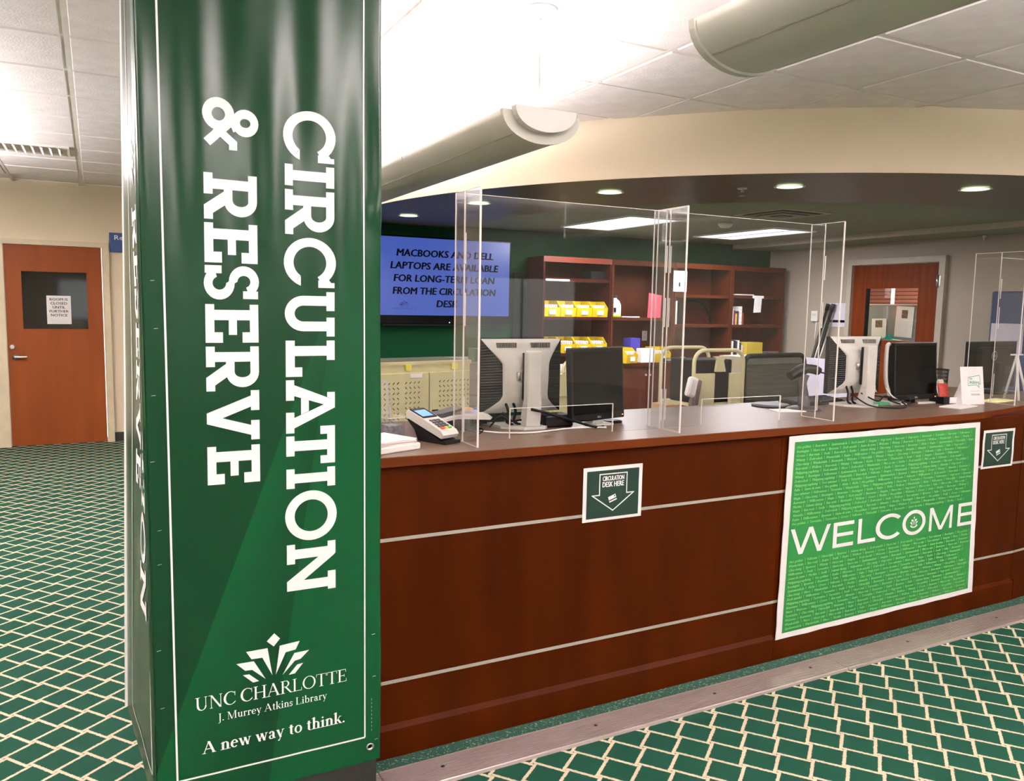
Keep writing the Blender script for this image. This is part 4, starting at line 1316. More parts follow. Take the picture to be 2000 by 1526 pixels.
# ================================================================== MONITORS
def silver_monitor(loc, rz, label, w_=.388, h_=.312, zb=.058, brand=True):
    """desktop monitor seen from behind: local +y = screen side, -y = back"""
    t = thing('desktop_monitor', label, 'monitor', loc, rz, 'monitors on the desk')
    z1 = zb + h_
    bm = NB(); rbox(bm, -w_ / 2, w_ / 2, .0, .022, zb, z1, .004); obj('screen_bezel', bm, black, t)
    bm = NB(); box(bm, -w_ / 2 + .012, w_ / 2 - .012, .0215, .0225, zb + .02, z1 - .012); obj('screen', bm, black_gloss, t)
    rows = [(1.0, .495, .004), (.97, .475, .010), (.90, .43, .020), (.80, .36, .038), (.72, .31, .054), (.67, .285, .062), (.45, .28, .062), (.25, .275, .060), (.18, .30, .050), (.10, .375, .030), (0.0, .49, .004)]
    bm = NB(); L_ = []; 
    for (fv, hw, dp) in rows:
        z = zb + h_ * fv
        x = hw * w_
        L_.append([bm.verts.new((-x, -dp * .75, z)), bm.verts.new((-x * .93, -dp, z)), bm.verts.new((x * .93, -dp, z)), bm.verts.new((x, -dp * .75, z))])
    for a, b in zip(L_[:-1], L_[1:]):
        for i in range(3):
            f = bm.faces.new((a[i], a[i + 1], b[i + 1], b[i])); f.smooth = True
    bm.faces.new([*L_[0]]); bm.faces.new([*L_[-1]])
    for s_ in (0, 3):
        pass
    obj('back_shell', bm, silver, t)
    import bisect
    def hw_at(fv):
        for (a, b) in zip(rows[:-1], rows[1:]):
            if b[0] <= fv <= a[0]:
                k = (fv - b[0]) / (a[0] - b[0]); return b[1] + (a[1] - b[1]) * k, b[2] + (a[2] - b[2]) * k
        return rows[0][1], rows[0][2]
    for s_ in (-1, 1):
        bm = NB(); pr = None
        N = 56
        for k in range(N + 1):
            fv = k / N
            hw, dp = hw_at(fv)
            z = zb + h_ * fv
            rib = .0032 if (k // 1) % 2 else 0
            cur = [bm.verts.new((s_ * w_ * .497, 0.001, z)), bm.verts.new((s_ * w_ * .495, -.004 - rib, z)), bm.verts.new((s_ * hw * w_ * .995, -dp * .75 + rib * .6, z))]
            if pr:
                for i in range(2): bm.faces.new((pr[i], pr[i + 1], cur[i + 1], cur[i]))
            pr = cur
        obj('side_vent', bm, black, t)
    bm = NB()
    n = 30
    for k in range(n):
        x = (-.5 + (k + .5) / n) * w_ * .66
        if abs(x) < .034: continue
        z = zb + h_ * .925
        box(bm, x - .0021, x + .0021, -.0285, -.010, z - .013, z + .008)
    o = obj('vent_slots', bm, mat('slot_grey', (104, 102, 94), .6), t)
    if brand:
        bm = NB(); ftext(bm, 'DELL', -.026, .026, zb + h_ * .90, .014, lambda x, z: (x, -.0292, z), bold=.01)
        obj('maker_mark', bm, lightgrey, t, recalc=False)
    # stand
    bm = NB(); rbox(bm, -.034, .036, -.125, -.088, .10, z1 - .045, .008); 
    prism(bm, [(-.125, .115), (-.088, .115), (-.062, .03), (-.085, .012), (-.115, .012), (-.12, .04)], 'x', -.032, .034)
    obj('stand_neck', bm, silver, t)
    bm = NB(); box(bm, -.032, .034, -.088, -.074, .12, z1 - .055); obj('neck_inner_rail', bm, black, t)
    bm = NB(); box(bm, -.03, .03, -.075, -.055, .19, .25); tube(bm, [(-.045, -.07, .20), (-.05, -.075, .235)], .008, 8); obj('tilt_bracket', bm, metal, t)
    bm = NB(); prism(bm, [(-.13, .07), (.13, .07), (.12, -.06), (.05, -.135), (-.05, -.135), (-.12, -.06)], 'z', 0, .011); obj('stand_base', bm, silver, t)
    bm = NB()
    for x in (-.09, -.055): tube(bm, smooth_path([(x, -.035, zb + .05), (x + .01, -.045, zb + .01), (x - .005, -.06, .03), (x + .03, -.05, .012)]), .006, 6)
    obj('plug_cables', bm, black_matte, t)
    return t
silver_monitor((1.60, 2.985, DZ), 0, 'silver and black monitor seen from behind through the left acrylic shield')
silver_monitor((3.70, 3.02, DZ), math.radians(-3), 'silver and black monitor seen from behind, just right of the scanner stand', zb=.065)

def black_monitor(loc, rz, label, w_=.335, h_=.315, zb=.022, lean=-4, silver_stand=False):
    """customer facing screen: local -y = screen side"""
    t = thing('customer_display', label, 'monitor', loc, rz, 'monitors on the desk')
    mt = Matrix.Translation((0, 0, zb)) @ Matrix.Rotation(math.radians(lean), 4, 'X')
    bm = NB(); rbox(bm, -w_ / 2, w_ / 2, 0, .046 if silver_stand else .03, 0, h_, .004, 2, mt); obj('casing', bm, black, t)
    bm = NB(); box(bm, -w_ / 2 + .014, w_ / 2 - .014, -.0012, .0, .03, h_ - .016, mt); obj('screen', bm, black_gloss, t)
    bm = NB(); rbox(bm, -w_ / 2 + .05, w_ / 2 - .05, .026, .062, .05, h_ - .06, .01, 2, mt); obj('back_housing', bm, black, t)
    bm = NB(); box(bm, -w_ / 2, w_ / 2, -.0015, .026, h_ - .004, h_ + .0015, mt); obj('top_edge', bm, mat('dark_silver', (96, 96, 92), .35), t)
    bm = NB(); ftext(bm, 'DELL', None, None, .010, .008, lambda x, z: tuple(mt @ Vector((x, -.0022, z))), center=0.0, bold=.01); obj('maker_mark', bm, lightgrey, t, recalc=False)
    bm = NB(); box(bm, w_ / 2 - .016, w_ / 2 - .011, -.0018, 0, .012, .015, mt); obj('power_light', bm, em_led, t)
    if silver_stand:
        bm = NB(); tube(bm, smooth_path([(-w_ / 2 + .02, .035, .0), (-w_ / 2 - .0, .04, .06), (-w_ / 2 - .022, .05, .14), (-w_ / 2 - .022, .055, h_ - .02), (-w_ / 2 - .004, .055, h_ + .012)]), .011, 8); obj('stand_arm', bm, silver, t)
        bm = NB(); prism(bm, [(-w_ / 2 - .06, -.03), (-w_ / 2 + .05, -.04), (-w_ / 2 + .06, .12), (-w_ / 2 - .04, .12)], 'z', 0, .008); prism(bm, [(-.02, -.03), (.16, -.05), (.19, -.03), (.02, .02)], 'z', 0, .008); obj('stand_base', bm, silver, t)
    else:
        bm = NB(); prism(bm, [(-.035, -.02), (.055, -.035), (.06, .05), (-.03, .06)], 'z', 0, .008); prism(bm, [(-.03, .008), (.04, .008), (.03, .05), (-.025, .05)], 'y', .01, .03); obj('stand_base', bm, silver, t)
        bm = NB(); lathe(bm, [(.05, 0), (.052, .006), (.04, .01)], .11, .03, 20); obj('base_disc', bm, black, t)
    bm = NB(); box(bm, -.03, .03, .03, .055, .0, zb + .12); obj('stand_neck', bm, silver if not silver_stand else black, t)
    return t
black_monitor((1.93, 2.87, DZ), math.radians(14), 'black screen facing visitors inside the left acrylic shield')
black_monitor((4.135, 2.94, DZ), math.radians(-2), 'black screen facing visitors between silver monitor and brochure stand', w_=.35, h_=.325, zb=.02, silver_stand=True)

# big black monitor far right, back to us
t = thing('desktop_monitor', 'wide black monitor back with round emblem behind the brochure stand', 'monitor', (5.22, 3.18, DZ), math.radians(2), 'monitors on the desk')
bm = NB(); rbox(bm, -.27, .27, 0, .03, .03, .335, .006); obj('casing', bm, black, t)
bm = NB(); rbox(bm, -.20, .20, -.035, .002, .06, .30, .014); obj('back_shell', bm, black, t)
bm = NB(); box(bm, -.27, .27, -.002, .028, .333, .337); obj('top_edge', bm, mat('dark_silver', (96, 96, 92), .35), t)
bm = NB(); add_polys(bm, ring(-.05, .245, .030, .030, .026, .026, 0, 360, 24), lambda x, z: (x, -.0362, z)); ftext(bm, 'DELL', -.072, -.028, .2385, .013, lambda x, z: (x, -.0362, z), bold=.01); obj('maker_mark', bm, lightgrey, t, recalc=False)
bm = NB(); prism(bm, [(-.12, -.12), (.12, -.12), (.12, .08), (-.12, .08)], 'z', 0, .01); box(bm, -.03, .03, -.06, -.035, .01, .2); obj('stand', bm, black, t)
t = thing('white_easel', 'thin white splayed easel legs inside the right acrylic shield', 'stand', (4.93, 2.86, DZ))
for (a, b) in ((-.05, -.06), (.06, -.045), (.02, .07)):
    bm = NB(); tube(bm, [(0, 0, .27), (a, b, .0)], .007, 8); obj('leg', bm, white_g, t)
bm = NB(); box(bm, -.05, .05, -.01, .01, .268, .276); obj('top_bar', bm, white_g, t)
t = thing('acrylic_riser', 'clear acrylic block holding the feet of the white easel', 'stand', (4.80, 2.83, DZ))
bm = NB(); box(bm, -.04, .05, -.03, .03, 0, .05); obj('block', bm, acrylic_m, t)

# ================================================================== DESK-TOP ITEMS
# paper stack in a white tray, left
t = thing('paper_tray', 'low white tray of papers at the desk left end beside the banner', 'tray', (.88, 2.65, DZ))
mtp = Matrix.Rotation(math.radians(20), 4, 'Z')
bm = NB(); rbox(bm, -.14, .10, -.085, .10, 0, .024, .005, 2, mtp); obj('tray_body', bm, white_g, t)
for k in range(4):
    bm = NB(); box(bm, -.135, .085, -.08, .09, .0245 + k * .004, .0275 + k * .004, Matrix.Rotation(math.radians(20 + (k * 5) % 9 - 3), 4, 'Z')); obj('paper_sheet', bm, white_p if k != 1 else mat('pinkish_paper', (226, 200, 196), .7), t)
# clear brochure holder
t = thing('brochure_holder', 'tall tilted clear acrylic leaflet holder at the desk left end', 'holder', (.985, 3.02, DZ))
mtb = Matrix.Rotation(math.radians(-14), 4, 'X')
bm = NB(); box(bm, -.10, .05, 0, .003, 0, .20, mtb); box(bm, -.10, .05, -.03, -.027, .005, .10, mtb); box(bm, -.10, -.097, -.03, 0, 0, .12, mtb); box(bm, .047, .05, -.03, 0, 0, .17, mtb); obj('clear_shell', bm, acrylic_m, t)
bm = NB(); box(bm, -.102, -.099, -.032, .004, 0, .12, mtb); box(bm, .049, .052, -.002, .004, 0, .20, mtb); box(bm, -.10, .05, -.001, .004, .199, .202, mtb); obj('cut_edge', bm, mat('lilac_edge', (170, 160, 206), .3), t)
t = thing('card_holder', 'small clear business card box behind the payment terminal', 'holder', (0.975, 2.845, DZ), math.radians(12))
bm = NB(); box(bm, -.04, .035, -.045, -.042, 0, .085); box(bm, -.04, -.037, -.045, .045, 0, .085); box(bm, .032, .035, -.045, .045, 0, .085); box(bm, -.04, .035, .042, .045, 0, .09); obj('clear_box', bm, acrylic_m, t)
bm = NB()
for (a, b, c, d) in ((-.041, -.038, -.046, .046), (.033, .036, -.046, .046)): box(bm, a, b, c, d, .084, .087)
box(bm, -.041, .036, -.046, -.043, .084, .087); obj('cut_edge', bm, edge_m, t)
bm = NB(); box(bm, -.03, .026, -.035, .03, .002, .055); obj('cards', bm, mat('grey_cards', (120, 122, 128), .6, noise=((60, 60, 60), .4)), t)
# payment terminal
t = thing('payment_terminal', 'white card payment terminal with blue screen on black stand', 'card reader', (1.105, 2.76, DZ), math.radians(24))
tilt = Matrix.Translation((0, 0, .066)) @ Matrix.Rotation(math.radians(19), 4, 'X')
# device long axis along local y, front edge (toward visitor) low
bm = NB(); prism(bm, [(-.10, -.014), (.09, -.014), (.10, .0), (.095, .016), (.02, .018), (-.09, .012), (-.105, .002)], 'x', -.042, .042, tilt); obj('device_body', bm, lightgrey, t)
bm = NB(); rbox(bm, -.038, .038, .012, .092, .016, .0205, .003, 1, tilt); obj('display_bezel', bm, black, t)
bm = NB(); box(bm, -.032, .024, .022, .072, .0204, .0212, tilt); obj('display', bm, em_lcd, t)
km = {0: mat('key_red', (200, 60, 50), .5), 1: mat('key_yellow', (226, 196, 60), .5), 2: mat('key_green', (90, 170, 90), .5)}
kg = mat('key_grey', (60, 62, 66), .5)
for r_ in range(5):
    for c in range(3):
        bm = NB(); box(bm, -.026 + c * .019, -.012 + c * .019, -.078 + r_ * .0155, -.068 + r_ * .0155, .0125, .0185, tilt); obj('key', bm, km[c] if r_ == 0 else kg, t)
bm = NB(); prism(bm, [(-.11, 0), (.03, 0), (.05, .04), (.09, .075), (.07, .085), (.0, .05), (-.085, .012), (-.11, .012)], 'x', -.04, .04); obj('stand', bm, black, t)
# check reader / printer behind it
t = thing('receipt_printer', 'white topped black receipt machine behind the payment terminal', 'printer', (1.27, 2.99, DZ), math.radians(-5))
bm = NB(); prism(bm, [(-.11, 0), (.13, 0), (.12, .055), (-.10, .035)], 'y', -.05, .07); obj('black_body', bm, black, t)
bm = NB(); prism(bm, [(-.15, .030), (.02, .062), (.15, .066), (.17, .052), (.16, .042), (.02, .05), (-.14, .022)], 'y', -.065, .075); obj('top_cover', bm, lightgrey, t)
bm = NB(); prism(bm, [(-.13, .060), (-.03, .070), (.05, .090), (.06, .082), (-.02, .058), (-.12, .050)], 'y', -.03, .06); obj('lid', bm, mat('dark_grey_lid', (58, 60, 60), .4), t)
bm = NB(); box(bm, .03, .11, .0, .05, .075, .082); obj('tan_tab', bm, mat('tan_tab', (214, 170, 120), .6), t)

# cables
def cable(nm, label, pts, r, m):
    bm = NB(); tube(bm, smooth_path(pts, 8), r, 8); o = recenter(obj(nm, bm, m)); return tag(o, label, 'cable')
cz = DZ + .005
cable('white_cable', 'white cable looping over the counter below the left silver monitor', [(1.36, 2.87, cz), (1.42, 2.80, cz), (1.52, 2.76, cz), (1.62, 2.775, cz), (1.72, 2.80, cz), (1.82, 2.80, cz), (1.90, 2.77, cz)], .0035, white_g)
cable('thick_black_cable', 'thick black cable running to the black visitor screen', [(1.585, 2.86, DZ + .085), (1.66, 2.84, DZ + .066), (1.76, 2.82, DZ + .035), (1.85, 2.79, DZ + .008), (1.90, 2.79, DZ + .006)], .0055, black_matte)
cable('black_cable', 'tangled black cable behind the left shield side panel', [(1.30, 2.90, cz), (1.27, 2.85, cz + .02), (1.33, 2.82, cz), (1.37, 2.88, cz + .01), (1.31, 2.93, cz), (1.29, 2.87, cz + .012), (1.36, 2.85, cz)], .003, black_matte)
cable('black_cable', 'black cable looping from the left silver monitor base', [(1.44, 2.95, cz), (1.47, 2.91, cz + .05), (1.51, 2.89, cz + .03), (1.49, 2.93, cz + .06), (1.53, 2.96, cz + .02), (1.57, 2.91, cz + .03)], .004, black_matte)
cable('black_cable', 'black cables coiled at the foot of the right silver monitor', [(3.60, 2.93, cz + .06), (3.65, 2.86, cz + .01), (3.75, 2.80, cz), (3.86, 2.80, cz), (3.90, 2.86, cz + .02), (3.82, 2.90, cz + .05), (3.72, 2.87, cz + .03), (3.66, 2.93, cz + .07)], .004, black_matte)
cable('black_cable', 'black cable between the silver monitor and black visitor screen', [(3.78, 2.94, cz + .05), (3.84, 2.87, cz + .04), (3.91, 2.82, cz + .02), (3.93, 2.85, cz + .05), (3.87, 2.92, cz + .03), (3.95, 2.90, cz)], .0035, black_matte)
cable('white_cable', 'white cable bundle under the right black visitor screen', [(3.86, 2.93, cz + .09), (3.85, 2.88, cz + .05), (3.90, 2.86, cz + .02), (3.97, 2.88, cz)], .004, white_g)
# black power brick / dock under the M1
bm = NB(); rbox(bm, 1.66, 1.80, 2.87, 2.97, DZ, DZ + .052, .008); o = recenter(obj('docking_box', bm, black)); tag(o, 'black box under the left silver monitor, right of its stand', 'device')
bm = NB(); rbox(bm, 1.40, 1.56, 3.04, 3.16, DZ, DZ + .05, .008); o = recenter(obj('black_keyboard_box', bm, black_matte)); tag(o, 'dark box behind the left silver monitor base', 'device')
t = thing('keyboard', 'dark keyboard lying behind the right silver monitor', 'keyboard', (3.52, 3.13, DZ), math.radians(6))
bm = NB(); prism(bm, [(-.07, 0), (.07, 0), (.07, .028), (-.07, .014)], 'x', -.2, .2); obj('base', bm, black, t)
bm = NB()
for r_ in range(5):
    for c in range(18): box(bm, -.19 + c * .021, -.173 + c * .021, -.062 + r_ * .025, -.042 + r_ * .025, .016 + r_ * .0028, .023 + r_ * .0028)
o = obj('keys', bm, mat('key_dark', (40, 40, 42), .6), t)

# barcode scanner on its stand
t = thing('barcode_scanner', 'black hands-free barcode scanner on a stand by the middle shield', 'scanner', (3.26, 2.955, DZ), math.radians(-12))
t.scale = (1.18, 1.18, 1.1)
bm = NB(); lathe(bm, [(.075, 0), (.075, .006), (.05, .014), (.03, .018)], n=28); obj('stand_base', bm, mat('charcoal_plastic', (52, 50, 54), .4), t)
bm = NB(); tube(bm, smooth_path([(0, 0, .015), (.0, .0, .06), (-.012, 0, .12), (.0, 0, .165)]), [.026] * 6 + [.02] * 6 + [.018] * 6 + [.02], 12); obj('stand_neck', bm, mat('charcoal_plastic', (52, 50, 54), .4), t)
bm = NB(); tube(bm, smooth_path([(-.085, -.01, .158), (-.06, -.01, .172), (-.01, 0, .192), (.04, 0, .19), (.07, 0, .178)]), [.022] * 7 + [.026] * 7 + [.022] * 7 + [.02] * 3 + [.014], 12); obj('scanner_head', bm, black, t)
bm = NB(); tube(bm, [(.068, 0, .178), (.16, .02, .158)], .004, 6); obj('cord', bm, black, t)
bm = NB(); prism(bm, [(-.10, -.05), (.06, -.08), (.09, .02), (-.06, .06)], 'z', 0, .004); o = obj('white_card', bm, white_p, None, loc=(3.13, 2.95, DZ)); tag(o, 'white card under the barcode scanner stand', 'card')
t = thing('wireless_charger', 'flat dark oval pad behind the barcode scanner', 'pad', (3.20, 3.12, DZ))
bm = NB(); lathe(bm, [(.10, 0), (.105, .008), (.09, .014)], n=28); obj('pad_body', bm, mat('charcoal_plastic', (52, 50, 54), .4), t)

# right of the black screen: card display, mesh cup, notes
t = thing('card_display', 'small black stand of red printed cards right of the visitor screen', 'display', (4.30, 2.88, DZ), math.radians(-8))
bm = NB(); prism(bm, [(-.05, 0), (.05, 0), (.05, .02), (-.02, .04), (-.05, .04)], 'x', -.06, .06); obj('base', bm, black, t)
bm = NB(); box(bm, -.03, .04, .0, .004, .035, .115, Matrix.Rotation(math.radians(-12), 4, 'X')); obj('printed_card', bm, mat('red_card', (150, 50, 40), .5, noise=((60, 60, 60), .5)), t)
bm = NB(); box(bm, -.02, .05, -.055, -.052, .005, .04); obj('white_label', bm, white_p, t)
t = thing('mesh_pencil_cup', 'round black mesh pencil cup left of the brochure stand', 'cup', (4.60, 3.12, DZ))
bm = NB()
for k in range(24):
    a = 2 * PI * k / 24; b = a + .5
    tube(bm, [(.045 * math.cos(a), .045 * math.sin(a), 0.0), (.045 * math.cos(b), .045 * math.sin(b), .17)], .0012, 4)
    tube(bm, [(.045 * math.cos(a), .045 * math.sin(a), 0.0), (.045 * math.cos(a - .5), .045 * math.sin(a - .5), .17)], .0012, 4)
obj('mesh_wall', bm, black, t)
bm = NB(); tube(bm, [(.047 * math.cos(2 * PI * k / 24), .047 * math.sin(2 * PI * k / 24), .17) for k in range(25)], .003, 6); lathe(bm, [(.045, 0), (.045, .004)], n=20); obj('rim_and_base', bm, black, t)
t = thing('brochure_stand', 'white card stand printed with green Atkins speech bubble', 'leaflet stand', (4.405, 2.775, DZ), math.radians(-8))
tl = Matrix.Rotation(math.radians(-8), 4, 'X')
bm = NB(); box(bm, -.085, .085, 0, .003, 0, .215, tl); box(bm, -.085, .085, .0, .006, 0, .02); prism(bm, [(0, 0), (.075, 0), (0.02, .13)], 'x', -.085, -.082); prism(bm, [(0, 0), (.075, 0), (0.02, .13)], 'x', .082, .085); obj('card', bm, white_p, t)
tg = mat('teal_green_print', (60, 150, 120), .5)
mpb = lambda x, z: tuple(tl @ Vector((x, -.0015, z)))
bm = NB()
bub = [(-.03, .155), (.055, .165), (.06, .115), (.045, .113), (.05, .095), (.03, .111), (-.035, .108)]
segs = []
for i in range(len(bub)):
    a, b = bub[i], bub[(i + 1) % len(bub)]
    segs.append(stroke(a[0], a[1], b[0], b[1], .0028))
add_polys(bm, segs, mpb); ftext(bm, 'Ask', -.024, .0, .143, .010, mpb, bold=.02); ftext(bm, 'Atkins', -.024, .052, .118, .018, mpb, bold=.015); obj('speech_bubble', bm, tg, t, recalc=False)
bm = NB()
add_polys(bm, [R(-.015, .058, .05, .0605), R(-.015, .052, .053, .0545)], mpb); add_polys(bm, [R(-.02, .075, .055, .0762)], mpb); obj('printed_lines', bm, mat('grey_print', (130, 130, 128), .6), t, recalc=False)
t = thing('leaflet_holder', 'small clear leaflet holder leaning behind the brochure stand', 'holder', (4.56, 2.85, DZ), math.radians(-10))
bm = NB(); box(bm, -.06, .05, 0, .003, 0, .12, tl); box(bm, -.06, .05, -.03, -.027, 0, .05, tl); obj('clear_shell', bm, acrylic_m, t)
bm = NB(); box(bm, .048, .051, -.001, .004, 0, .12, tl); box(bm, -.06, .05, -.001, .004, .119, .122, tl); obj('cut_edge', bm, edge_m, t)
bm = NB(); box(bm, -.13, .10, -.06, .05, 0, .006, Matrix.Rotation(math.radians(12), 4, 'Z')); o = obj('notepad', bm, white_p, None, loc=(4.22, 2.74, DZ)); tag(o, 'white notepad left of the brochure stand foot', 'notepad')
bm = NB(); box(bm, -.10, .16, -.06, .05, 0, .005, Matrix.Rotation(math.radians(10), 4, 'Z')); o = obj('yellow_pad', bm, mat('pale_yellow', (244, 236, 176), .7), None, loc=(4.70, 2.84, DZ)); tag(o, 'pale yellow paper pad right of the brochure stand', 'notepad')
bm = NB(); prism(bm, [(-.08, -.03), (.07, -.05), (.09, .03), (-.05, .05)], 'z', 0, .012); o = obj('green_folder', bm, mat('green_folder', (70, 150, 104), .6), None, loc=(3.83, 2.98, DZ)); tag(o, 'small green folder between the two right monitors', 'folder')
# beige telephone-ish handset on stand, left of brochure
t = thing('stapler', 'beige stapler standing upright beside the brochure stand', 'stapler', (4.40, 2.98, DZ + .055), math.radians(-30))
bm = NB(); rbox(bm, -.018, .018, -.07, .06, .0, .018, .005, 2, Matrix.Rotation(math.radians(50), 4, 'X')); obj('lower_arm', bm, lightgrey, t)
bm = NB(); rbox(bm, -.016, .016, -.065, .06, .022, .042, .006, 2, Matrix.Rotation(math.radians(56), 4, 'X')); obj('upper_arm', bm, mat('beige_plastic', (206, 196, 172), .5), t)

# ================================================================== STAFF AREA
# wall screen
tv = thing('wall_screen', 'large flat screen showing a blue laptop loan message on green wall', 'television', (3.35, 7.93, 1.38))
bm = NB(); rbox(bm, 2.545, 4.085, 7.90, 7.96, 1.375, 2.285, .006); obj('casing', bm, black_gloss, tv, True)
scr_m = mat('blue_screen', (20, 28, 60), .3, emit=(80, 112, 222), estr=.24, noise=((1, 1, 1), .02))
bm = NB(); box(bm, 2.562, 4.068, 7.897, 7.8995, 1.468, 2.268); obj('screen', bm, scr_m, tv, True)
bm = NB(); box(bm, 2.62, 4.08, 7.905, 7.92, 1.36, 1.374); obj('lower_lip', bm, black, tv, True)
bm = NB()
mpt = lambda x, z: (x, 7.895, z)
for s, a, b, z in (('MACBOOKS AND DELL', 2.765, 3.865, 2.075), ('LAPTOPS ARE AVAILABLE', 2.70, 3.93, 1.945), ('FOR LONG-TERM LOAN', 2.735, 3.885, 1.815), ('FROM THE CIRCULATION', 2.725, 3.90, 1.685), ('DESK', 3.21, 3.45, 1.555)):
    bm = NB(); ftext(bm, s, a, b, z, .072, mpt, shear=.12, bold=.055); obj('message_line', bm, ktext, tv, True, recalc=False)
bm = NB(); add_polys(bm, [[(2.85 + (x - .4125) * .55, 1.585 + (z - .585) * .55) for x, z in p] for p in crown], mpt); ftext(bm, 'UNC CHARLOTTE', 2.72, 2.98, 1.528, .018, mpt); obj('logo', bm, mat('navy_print', (30, 44, 110), .5), tv, True, recalc=False)
bm = NB(); box(bm, 3.355, 3.362, 7.892, 7.90, 1.39, 1.40); obj('standby_light', bm, em_trof, tv, True)
bm = NB(); box(bm, 3.1, 3.6, 7.96, 8.0, 1.7, 2.0); obj('wall_bracket', bm, black, tv, True)

# tan perforated locker
lk = thing('laptop_locker', 'tan perforated two-door steel locker under the wall screen', 'locker', (1.731, 4.94, 0), math.radians(11.8))
LW, LD, LH = 1.18, .36, 1.178
bm = NB(); box(bm, -LW / 2, LW / 2, 0, LD, 0, LH); obj('carcass', bm, lockerm, lk)
bm = NB(); box(bm, -LW / 2 - .008, LW / 2 + .008, -.008, LD + .008, LH, LH + .022); obj('top_tray', bm, lockerm, lk)
bm = NB(); box(bm, -LW / 2 + .01, LW / 2 - .01, .02, LD - .01, LH + .0222, LH + .024); obj('top_mat', bm, mat('dark_olive_mat', (62, 66, 46), .7), lk)
slot_m = mat('slot_dark', (58, 50, 34), .8)
for dx, wd in ((-LW / 2 + .015, .815), (.247, .33)):
    d_ = bpy.data.objects.new('door', None)
    bm = NB(); rbox(bm, dx, dx + wd, -.02, 0, .06, LH - .05, .003, 1); d_ = obj('door', bm, lockerm, lk)
    bm = NB()
    groups = (.08, .30, .475, .635) if dx < 0 else (.08, .215)
    for gx in groups:
        for r_ in range(22):
            for c in range(4):
                x = dx + gx + c * .033; z = LH - .115 - r_ * .0335
                a = math.radians(45 if r_ % 2 == 0 else -45)
                box(bm, -.009, .009, -.001, .001, -.0022, .0022, Matrix.Translation((x, -.0205, z)) @ Matrix.Rotation(-a, 4, 'Y'))
    o = obj('vent_slots', bm, slot_m, d_); o['kind'] = 'stuff'
bm = NB(); rbox(bm, .262, .312, -.03, -.02, LH - .40, LH - .305, .003, 1); hd = obj('lock_plate', bm, black, lk)
bm = NB(); tube(bm, [(.287, -.035, LH - .385), (.287, -.035, LH - .325)], .006, 8); obj('lock_lever', bm, metal, lk)
bm = NB(); rbox(bm, .09, .185, -.024, -.02, LH - .085, LH - .058, .002, 1); obj('white_label', bm, white_p, lk)
for x in (.06, .43):
    bm = NB(); box(bm, x, x + .04, -.024, -.0085, LH - .035, LH + .005); obj('yellow_tag', bm, mat('yellow_tag', (236, 228, 96), .6), lk)

# green cabinet seen past the shield: door frame leftovers -> dark tall cabinet left of bookcase
t = thing('storage_box', 'small dark green box on a grey file cabinet right of the locker', 'box', (2.72, 5.7, 1.14))
bm = NB(); box(bm, -.08, .10, 0, .12, 0, .10); obj('box_body', bm, mat('dark_teal', (24, 70, 60), .6), t)
bm = NB(); lathe(bm, [(.02, .05), (.028, .07), (.018, .10)], .03, -.02, 12); obj('knob', bm, mat('tan_tab', (214, 170, 120), .6), t)
t = thing('file_cabinet', 'grey file cabinet partly hidden behind the left silver monitor', 'cabinet', (2.76, 5.85, 0))
bm = NB(); box(bm, -.19, .22, 0, .5, 0, 1.135); obj('carcass', bm, mat('warm_grey_metal', (132, 126, 120), .5), t)
for k in range(4):
    bm = NB(); rbox(bm, -.18, .21, -.018, -.001, .03 + k * .276, .29 + k * .276, .004, 1); dd_ = obj('drawer', bm, mat('warm_grey_metal', (132, 126, 120), .5), t)
    bm = NB(); box(bm, -.04, .07, -.03, -.018, .2 + k * .276, .215 + k * .276); obj('handle', bm, metal, dd_)

# bookcases
BKY0, BKY1 = 7.60, 7.97
def carcass(x0, x1, m, y0=BKY0, label='', shelves=(), base=0, back_m=None, nm='bookcase'):
    t = thing(nm, label, 'bookcase', ((x0 + x1) / 2, (y0 + BKY1) / 2, 0), 0, 'wooden bookcases')
    H = 2.13
    for a in (x0, x1 - .025):
        bm = NB(); box(bm, a + .001, a + .024, y0, BKY1, 0, H); obj('side_panel', bm, m, t, True)
    bm = NB(); box(bm, x0 + .025, x1 - .025, y0 + .005, BKY1, H - .03, H - .001); obj('top_panel', bm, m, t, True)
    bm = NB(); box(bm, x0, x1, y0 - .006, y0 + .012, H - .06, H); obj('crown_rail', bm, woodedge if m != wooddark else mat('bright_cherry_rail', (112, 42, 20), .4, noise=((3, 20, 20), .12)), t, True)
    bm = NB(); box(bm, x0 + .025, x1 - .025, BKY1 - .012, BKY1 - .002, 0.05, H - .03); obj('back_panel', bm, back_m or m, t, True)
    for z in shelves:
        bm = NB(); box(bm, x0 + .025, x1 - .025, y0 + .012, BKY1 - .012, z - .035, z); obj('shelf', bm, m, t, True)
    if base:
        bm = NB(); box(bm, x0, x1, y0 - .14, BKY1 - .012, base - .035, base); obj('counter_shelf', bm, woodedge, t, True)
        bm = NB(); box(bm, x0 + .002, x1 - .002, y0 - .10, y0 + .1, .08, base - .035); obj('base_cabinet', bm, m, t, True)
        for s_ in (0, 1):
            xa = x0 + .01 + s_ * (x1 - x0 - .01) / 2
            bm = NB(); rbox(bm, xa, xa + (x1 - x0) / 2 - .015, y0 - .12, y0 - .10, .1, base - .05, .004, 1); dd_ = obj('cabinet_door', bm, m, t, True)
            kx = xa + ((x1 - x0) / 2 - .04 if s_ == 0 else .025)
            bm = NB(); lathe(bm, [(.007, 0), (.006, .012), (.014, .018), (.012, .026)], n=12, mt=Matrix.Translation((kx, y0 - .12, base - .14)) @ Matrix.Rotation(PI / 2, 4, 'X')); obj('knob', bm, metal, dd_, True)
    return t
